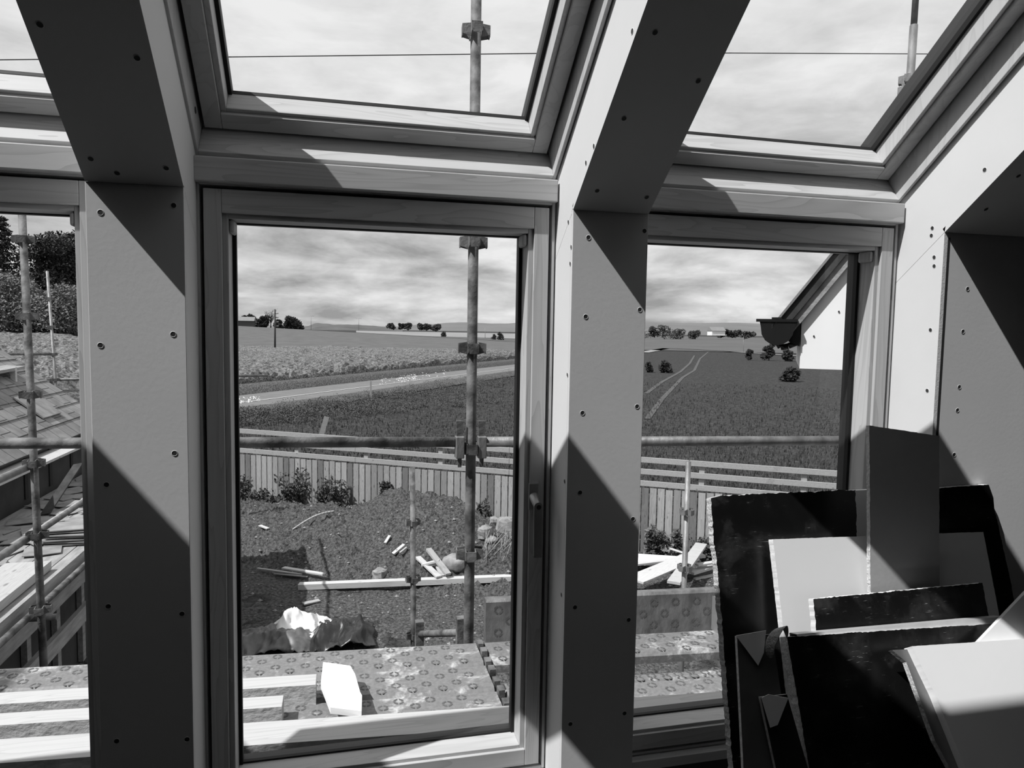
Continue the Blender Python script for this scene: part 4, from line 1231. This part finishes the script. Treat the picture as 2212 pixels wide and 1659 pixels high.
# roof ladder boards across the slates
a, b = WR(1.15, 6.2, .16), WR(1.25, 9.6, .16)
rt = thing('roof_walkway', (a.x, a.y, a.z), 'narrow timber walkway standing on the slate roof on small legs', 'walkway')
MB().prism([a, b, b+Vector((-.22, 0, .02)), a+Vector((-.22, 0, .02))], (0, 0, -.04)).build('board', M['grey_plank'], rt, loc=tuple(a))
for y in (6.6, 8.0, 9.3):
    p = WR(1.15, y, .0); MB().box((p.x-.03, y-.03, p.z-.02), (p.x+.03, y+.03, p.z+.19)).build('leg', M['sawn_side'], rt, loc=tuple(a))
for k, (u, y) in enumerate(((.62, 8.9), (.75, 6.9), (1.7, 8.6))):
    p = WR(u, y, .02); o = MB().box((-.22, -.30, 0), (.22, .30, .02)).build('roof_offcut', M['loose_slate']); o.location = p; o.rotation_euler = (0, SR, .2*k)
    tag(o, ('loose square slate low on the wing roof', 'loose slate lying left of the roof walkway', 'loose slate above the roof walkway')[k], 'slate', 'loose slates on the wing roof')

# lower wall of the wing scaffold side, seen between the rails
low = thing('lean_to_wall', (-2.6, 4, -2.7), 'dark boarded lean-to wall under the wing lift', 'partition')
MB().box((-3.05, 1.2, -2.7), (-2.95, 9.4, DZ-.12)).build('boarding', M['room_dark'], low, loc=(-2.6, 4, -2.7))
mb = MB()
for k in range(10): mb.box((-2.94, 1.5+k*.8, -2.7), (-2.88, 1.6+k*.8, DZ-.14))
mb.build('batten', M['grey_plank'], low, loc=(-2.6, 4, -2.7))
for z, lb in ((-.95, 'upper'), (-1.35, 'lower')):
    tag(MB().box((-2.2, 1.0, z), (-2.155, 8.5, z+.16)).build('side_rail_board', M['grey_plank'], loc=(-2.2, 1, z)), '%s timber rail board under the wing lift' % lb, 'board', 'rail boards under the wing lift')

# ================================================================= WHITE GABLE AT THE RIGHT
GA = math.radians(34.5)                       # the building is turned away from the window wall
gw = Vector((math.cos(GA), -math.sin(GA), 0)); gi = Vector((math.sin(GA), math.cos(GA), 0))   # along the gable, into the building
g0 = atD(1727, 796, 3.75); GN, GD = gi, gi.dot(g0)
def GP(px, py, off=0.0): return hit(px, py, GN, GD-off)
def GQ(a, z, d=0.0): return Vector((g0.x, g0.y, 0))+gw*a+gi*d+Vector((0, 0, z))
def ga(p): return (p-g0).dot(gw)
vA, vB, vC = GP(1690, 683, .04), GP(1800, 549, .04), GP(1884, 447, .04)
root = thing('white_gable', GQ(.5, g0.z, .5), 'bright white gable with dark eaves and black gutter outside the right window', 'building')
rl_ = tuple(root.location)
sl = (vB.z-vA.z)/(ga(vB)-ga(vA))
zv = lambda a: vA.z+sl*(a-ga(vA))
ar = ga(vC)
MB().prism([GQ(0, g0.z), GQ(2*ar, g0.z), GQ(2*ar, zv(0)-.03), GQ(ar, zv(ar)-.03), GQ(0, zv(0)-.03)], gi*1.3).build('wall', M['render_wall'], root, loc=rl_)
low_a = ga(GP(1900, 800))
MB().prism([GQ(low_a, -2.7, .1), GQ(2*ar, -2.7, .1), GQ(2*ar, g0.z+.01, .1), GQ(low_a, g0.z+.01, .1)], gi*1.2).build('lower_wall', M['render_wall'], root, loc=rl_)
a0 = ga(vA)-.03
def slab(nm, m, aa, ab, t0, t1, d0, d1):
    up_ = Vector((0, 0, 1))
    P = [GQ(aa, zv(aa)+t0, d0), GQ(ab, zv(ab)+t0, d0), GQ(ab, zv(ab)+t1, d0), GQ(aa, zv(aa)+t1, d0)]
    MB().prism(P, gi*(d1-d0)).build(nm, m, root, loc=rl_)
slab('bargeboard', M['bark'], a0, ar, -.085, 0, -.045, -.03)
slab('roof_covering', M['slate'], a0-.02, ar, .002, .022, -.06, 1.35)
slab('soffit', M['render_wall'], ga(vA)+.03, ar, -.080, -.070, -.03, .0)
slab('painted_soffit_shade', M['grey_plank'], ga(vA)+.02, ar, -.16, -.085, -.03, -.001)  # grey strip added as painted shade under the verge, not a board
P = [GQ(ar, zv(ar)+.002, -.06), GQ(2*ar, zv(a0)+.002, -.06), GQ(2*ar, zv(a0)+.022, -.06), GQ(ar, zv(ar)+.022, -.06)]
MB().prism(P, gi*1.41).build('far_roof', M['slate'], root, loc=rl_)
# deep gutter seen end on
qL, qR, qB = GP(1637, 690, .06), GP(1724, 690, .06), GP(1682, 746, .06)
al, ag, zt2, zb2 = ga(qL), ga(qR), qL.z, qB.z
sec = [(al, zt2), (al+.01, zt2-.012)]
for k in range(9):
    a_ = math.pi*k/8; sec.append(((al+ag)/2-(ag-al)*.42*math.cos(a_), zt2-.035-(zt2-zb2-.035)*math.sin(a_)**.85))
sec += [(ag, zt2-.012), (ag, zt2)]
MB().prism([GQ(a_, z_, -.06) for a_, z_ in sec], gi*1.2).build('gutter', M['black_pvc'], root, loc=rl_)
P = [GQ(al-.008, zt2-.012, -.065), GQ(ag, zt2-.012, -.065), GQ(ag, zt2+.003, -.065), GQ(al-.008, zt2+.003, -.065)]
MB().prism(P, gi*.03).build('gutter_lip', M['black_pvc'], root, loc=rl_)
MB().prism([GQ((al+ag)/2-.03, zt2, -.06), GQ((al+ag)/2+.02, zt2, -.06), GQ((al+ag)/2+.02, zt2+.012, -.06), GQ((al+ag)/2-.03, zt2+.012, -.06)], gi*.04).build('gutter_clip', M['black_pvc'], root, loc=rl_)
MB().prism([GQ(ag-.04, zb2+.02, -.02), GQ(-.005, zb2-.005, -.02), GQ(-.005, zt2, -.02), GQ(ag-.04, zt2, -.02)], gi*1.1).build('fascia', M['black_pvc'], root, loc=rl_)
am = (al+ag)/2
MB().path([GQ(am+.0, zb2+.02, .02), GQ(am+.02, zb2-.012, .02), GQ(-.06, zb2-.004, .02), GQ(-.01, zb2+.02, .02)], .016, 12).build('downpipe', M['black_pvc'], root, loc=rl_)
for q in (GP(1758, 726, .001), GP(1812, 673, .001)):
    MB().tube(q, q-gi*.004, .0045, 10).build('fixing', M['screw'], root, loc=rl_)

# ================================================================= LEANING OFFCUTS INSIDE
def PN(ya, m=.3): return Vector((0, 1, -m)), ya-m*1.2
def on(px, py, ya, m=.3): n, d = PN(ya, m); return hit(px, py, n, d)


def leaning(name, px, ya, th, m, medge, label, cat, group=None, drop=True, torn=0, zfloor=.004, m_=.3):
    n, d = PN(ya, m_); P = [on(x, y, ya, m_) for x, y in px]
    if drop:   # carry both side edges down to the floor
        def ext(a, b):
            v = b-a; k = (zfloor-a.z)/v.z; return a+v*k
        P = [ext(P[1], P[0])]+P[1:-1]+[ext(P[-2], P[-1])]
    if torn:
        Q = []
        for i in range(len(P)):
            a, b = P[i], P[(i+1) % len(P)]; Q.append(a)
            if (b-a).length > .08:
                k = int((b-a).length/.005)
                for j in range(1, k):
                    q = a+(b-a)*j/k; s = (b-a).normalized().cross(n.normalized())
                    Q.append(q+s*torn*.55*noise.noise(q*26)+s*torn*.8*noise.noise(q*120))
        P = Q
    c = min(P, key=lambda p: p.z)
    nn = n.normalized()
    mb = MB().prism(P, nn*th, 0, 1)
    # orient faces outwards
    o = mb.build(name, [m, medge], loc=(c.x, c.y, c.z))
    import bmesh
    bm = bmesh.new(); bm.from_mesh(o.data); bmesh.ops.recalc_face_normals(bm, faces=bm.faces); bm.to_mesh(o.data); bm.free()
    return tag(o, label, cat, group)


OG = 'board offcuts leaning in the corner'
PB, PE, FO = M['board'], M['board_edge'], M['foil']
leaning('plasterboard_offcut', [(1842, 1659), (1838, 1060), (2000, 1052), (2010, 1659)], -0.17, .0125, PB, PE, 'grey sheet just visible between black board and the tallest offcut', 'board offcut', OG, m_=0.05)
leaning('insulation_board', [(2040, 1659), (1998, 1056), (2136, 1047), (2146, 1075), (2148, 1100), (2180, 1240), (2255, 1659)], -0.185, .02, FO, M['board_torn'], 'black faced board right of the tallest offcut, against the wall', 'board offcut', OG, torn=.002, m_=0.12)
leaning('insulation_board', [(1583, 1659), (1556, 1300), (1541, 1150), (1536, 1076), (1560, 1070), (1848, 1058), (1862, 1659)], -0.18, .025, FO, M['board_torn'], 'big black faced board with pale torn left edge, leftmost of the stack', 'board offcut', OG, torn=.004, m_=0.28)
leaning('plasterboard_offcut', [(1726, 1659), (1670, 1165), (2124, 1149), (2222, 1659)], -0.21, .021, PB, PE, 'wide pale plasterboard behind the tallest offcut', 'board offcut', OG, torn=.001, m_=0.35)
leaning('plasterboard_offcut', [(1883, 1659), (1878, 919), (2029, 942), (2030, 1659)], -0.27, .0125, M['board_grey'], M['board_torn'], 'tallest narrow offcut with ragged left edge and shadow on top', 'board offcut', OG, torn=.0015, m_=0.2)
leaning('insulation_board', [(1790, 1659), (1757, 1294), (2122, 1259), (2150, 1400), (2170, 1659)], -0.285, .02, FO, M['board'], 'narrow black faced board in front of the pale plasterboard', 'board offcut', OG, torn=.003, m_=0.36)
leaning('insulation_board', [(1748, 1659), (1700, 1376), (2230, 1342), (2330, 1659)], -0.31, .03, FO, M['board_torn'], 'large black faced board at the front, lower half of the stack', 'board offcut', OG, torn=.002, m_=0.45)
# metal channel across the top of the front board
a, b = on(1722, 1371, -.300, .45), on(2168, 1333, -.300, .45); dv = (b-a).normalized(); nn = PN(0)[0].normalized(); up = nn.cross(dv).normalized(); up = up if up.z > 0 else -up
rt = thing('metal_channel', a, 'shiny grey metal channel resting along the top of the front black board', 'channel')
for nm, q0, q1, w in (('web', a, b, nn*.03), ('flange', a, b, -up*.016), ('flange', a+nn*.03, b+nn*.03, -up*.016)):
    mb = MB(); t_ = (up if nm == 'web' else nn)*.0012
    mb.prism([q0, q1, q1+w, q0+w], t_); mb.build(nm, M['steel_light'], rt, loc=tuple(a))
leaning('plasterboard_offcut', [(2098, 1404), (2330, 1160), (2420, 1520), (2250, 1600)], -0.34, .0125, PB, PE, 'slanting plasterboard corner cut by the right picture edge', 'board offcut', OG, drop=False, m_=0.5)
leaning('plasterboard_offcut', [(2075, 1700), (2020, 1600), (1958, 1430), (1927, 1404), (2100, 1396), (2250, 1700)], -0.285, .014, M['foil_silver'], M['board_torn'], 'dark sheet with silvery edge behind the front pale board', 'board offcut', OG, m_=0.7)
leaning('plasterboard_offcut', [(2085, 1659), (2020, 1500), (1970, 1396), (2330, 1372), (2450, 1659)], -0.309, .028, PB, M['white'], 'nearest pale board with thick white left edge, bottom right', 'board offcut', OG, torn=.0006, m_=0.7)
leaning('dark_sheet', [(1606, 1659), (1592, 1374), (1668, 1370), (1712, 1659)], -0.32, .010, M['tarp_grey'], M['board_torn'], 'dark glossy sheet below the big black board, narrow', 'board offcut', OG, m_=0.4)
leaning('dark_sheet', [(1676, 1659), (1643, 1506), (1700, 1500), (1745, 1659)], -0.335, .010, M['tarp'], M['board_torn'], 'shorter dark sheet with pale left edge at the bottom', 'board offcut', OG, m_=0.4)
# torn facing paper curling over
def curl(pxs, ya0, label, wdt):
    vs = []; fs = []; n = len(pxs)
    for i, (px, py, dy) in enumerate(pxs):
        p = on(px, py, ya0-dy*.6, .45); w = wdt[i]
        vs += [p, on(px+w, py-4+6*math.sin(i), ya0-dy*.6-.012, .45)]
    for i in range(n-1): fs.append((2*i, 2*i+2, 2*i+3, 2*i+1))
    o = MB().add(vs, fs, 0, True).build('torn_facing_paper', M['board_torn'], loc=tuple(vs[0])); s_ = o.modifiers.new('thick', 'SOLIDIFY'); s_.thickness = .0012
    sb_ = o.modifiers.new('smooth', 'SUBSURF'); sb_.levels = 2; sb_.render_levels = 2
    return tag(o, label, 'torn paper', 'torn paper scraps on the offcuts')


curl([(1658, 1425, .0), (1650, 1400, .02), (1655, 1372, .03), (1680, 1352, .035), (1694, 1362, .02), (1698, 1385, .0)], -.316, 'curled torn paper hanging at the corner of the front black board', [16, 22, 30, 20, 10, 6])
P = [on(px, py, -.327, .4) for px, py in ((1590, 1373), (1655, 1362), (1650, 1410), (1638, 1438))]
tag(MB().prism(P, (0, .0012, 0)).build('torn_facing_paper', M['board'], loc=tuple(P[0])), 'pale triangular paper flap below the big black board', 'torn paper', 'torn paper scraps on the offcuts')
P = [on(px, py, -.343, .4) for px, py in ((1645, 1508), (1660, 1500), (1703, 1508), (1680, 1566), (1664, 1572))]
tag(MB().prism(P, (0, .0012, 0)).build('torn_facing_paper', M['board'], loc=tuple(P[0])), 'smaller downward pointing paper flap near the bottom', 'torn paper', 'torn paper scraps on the offcuts')
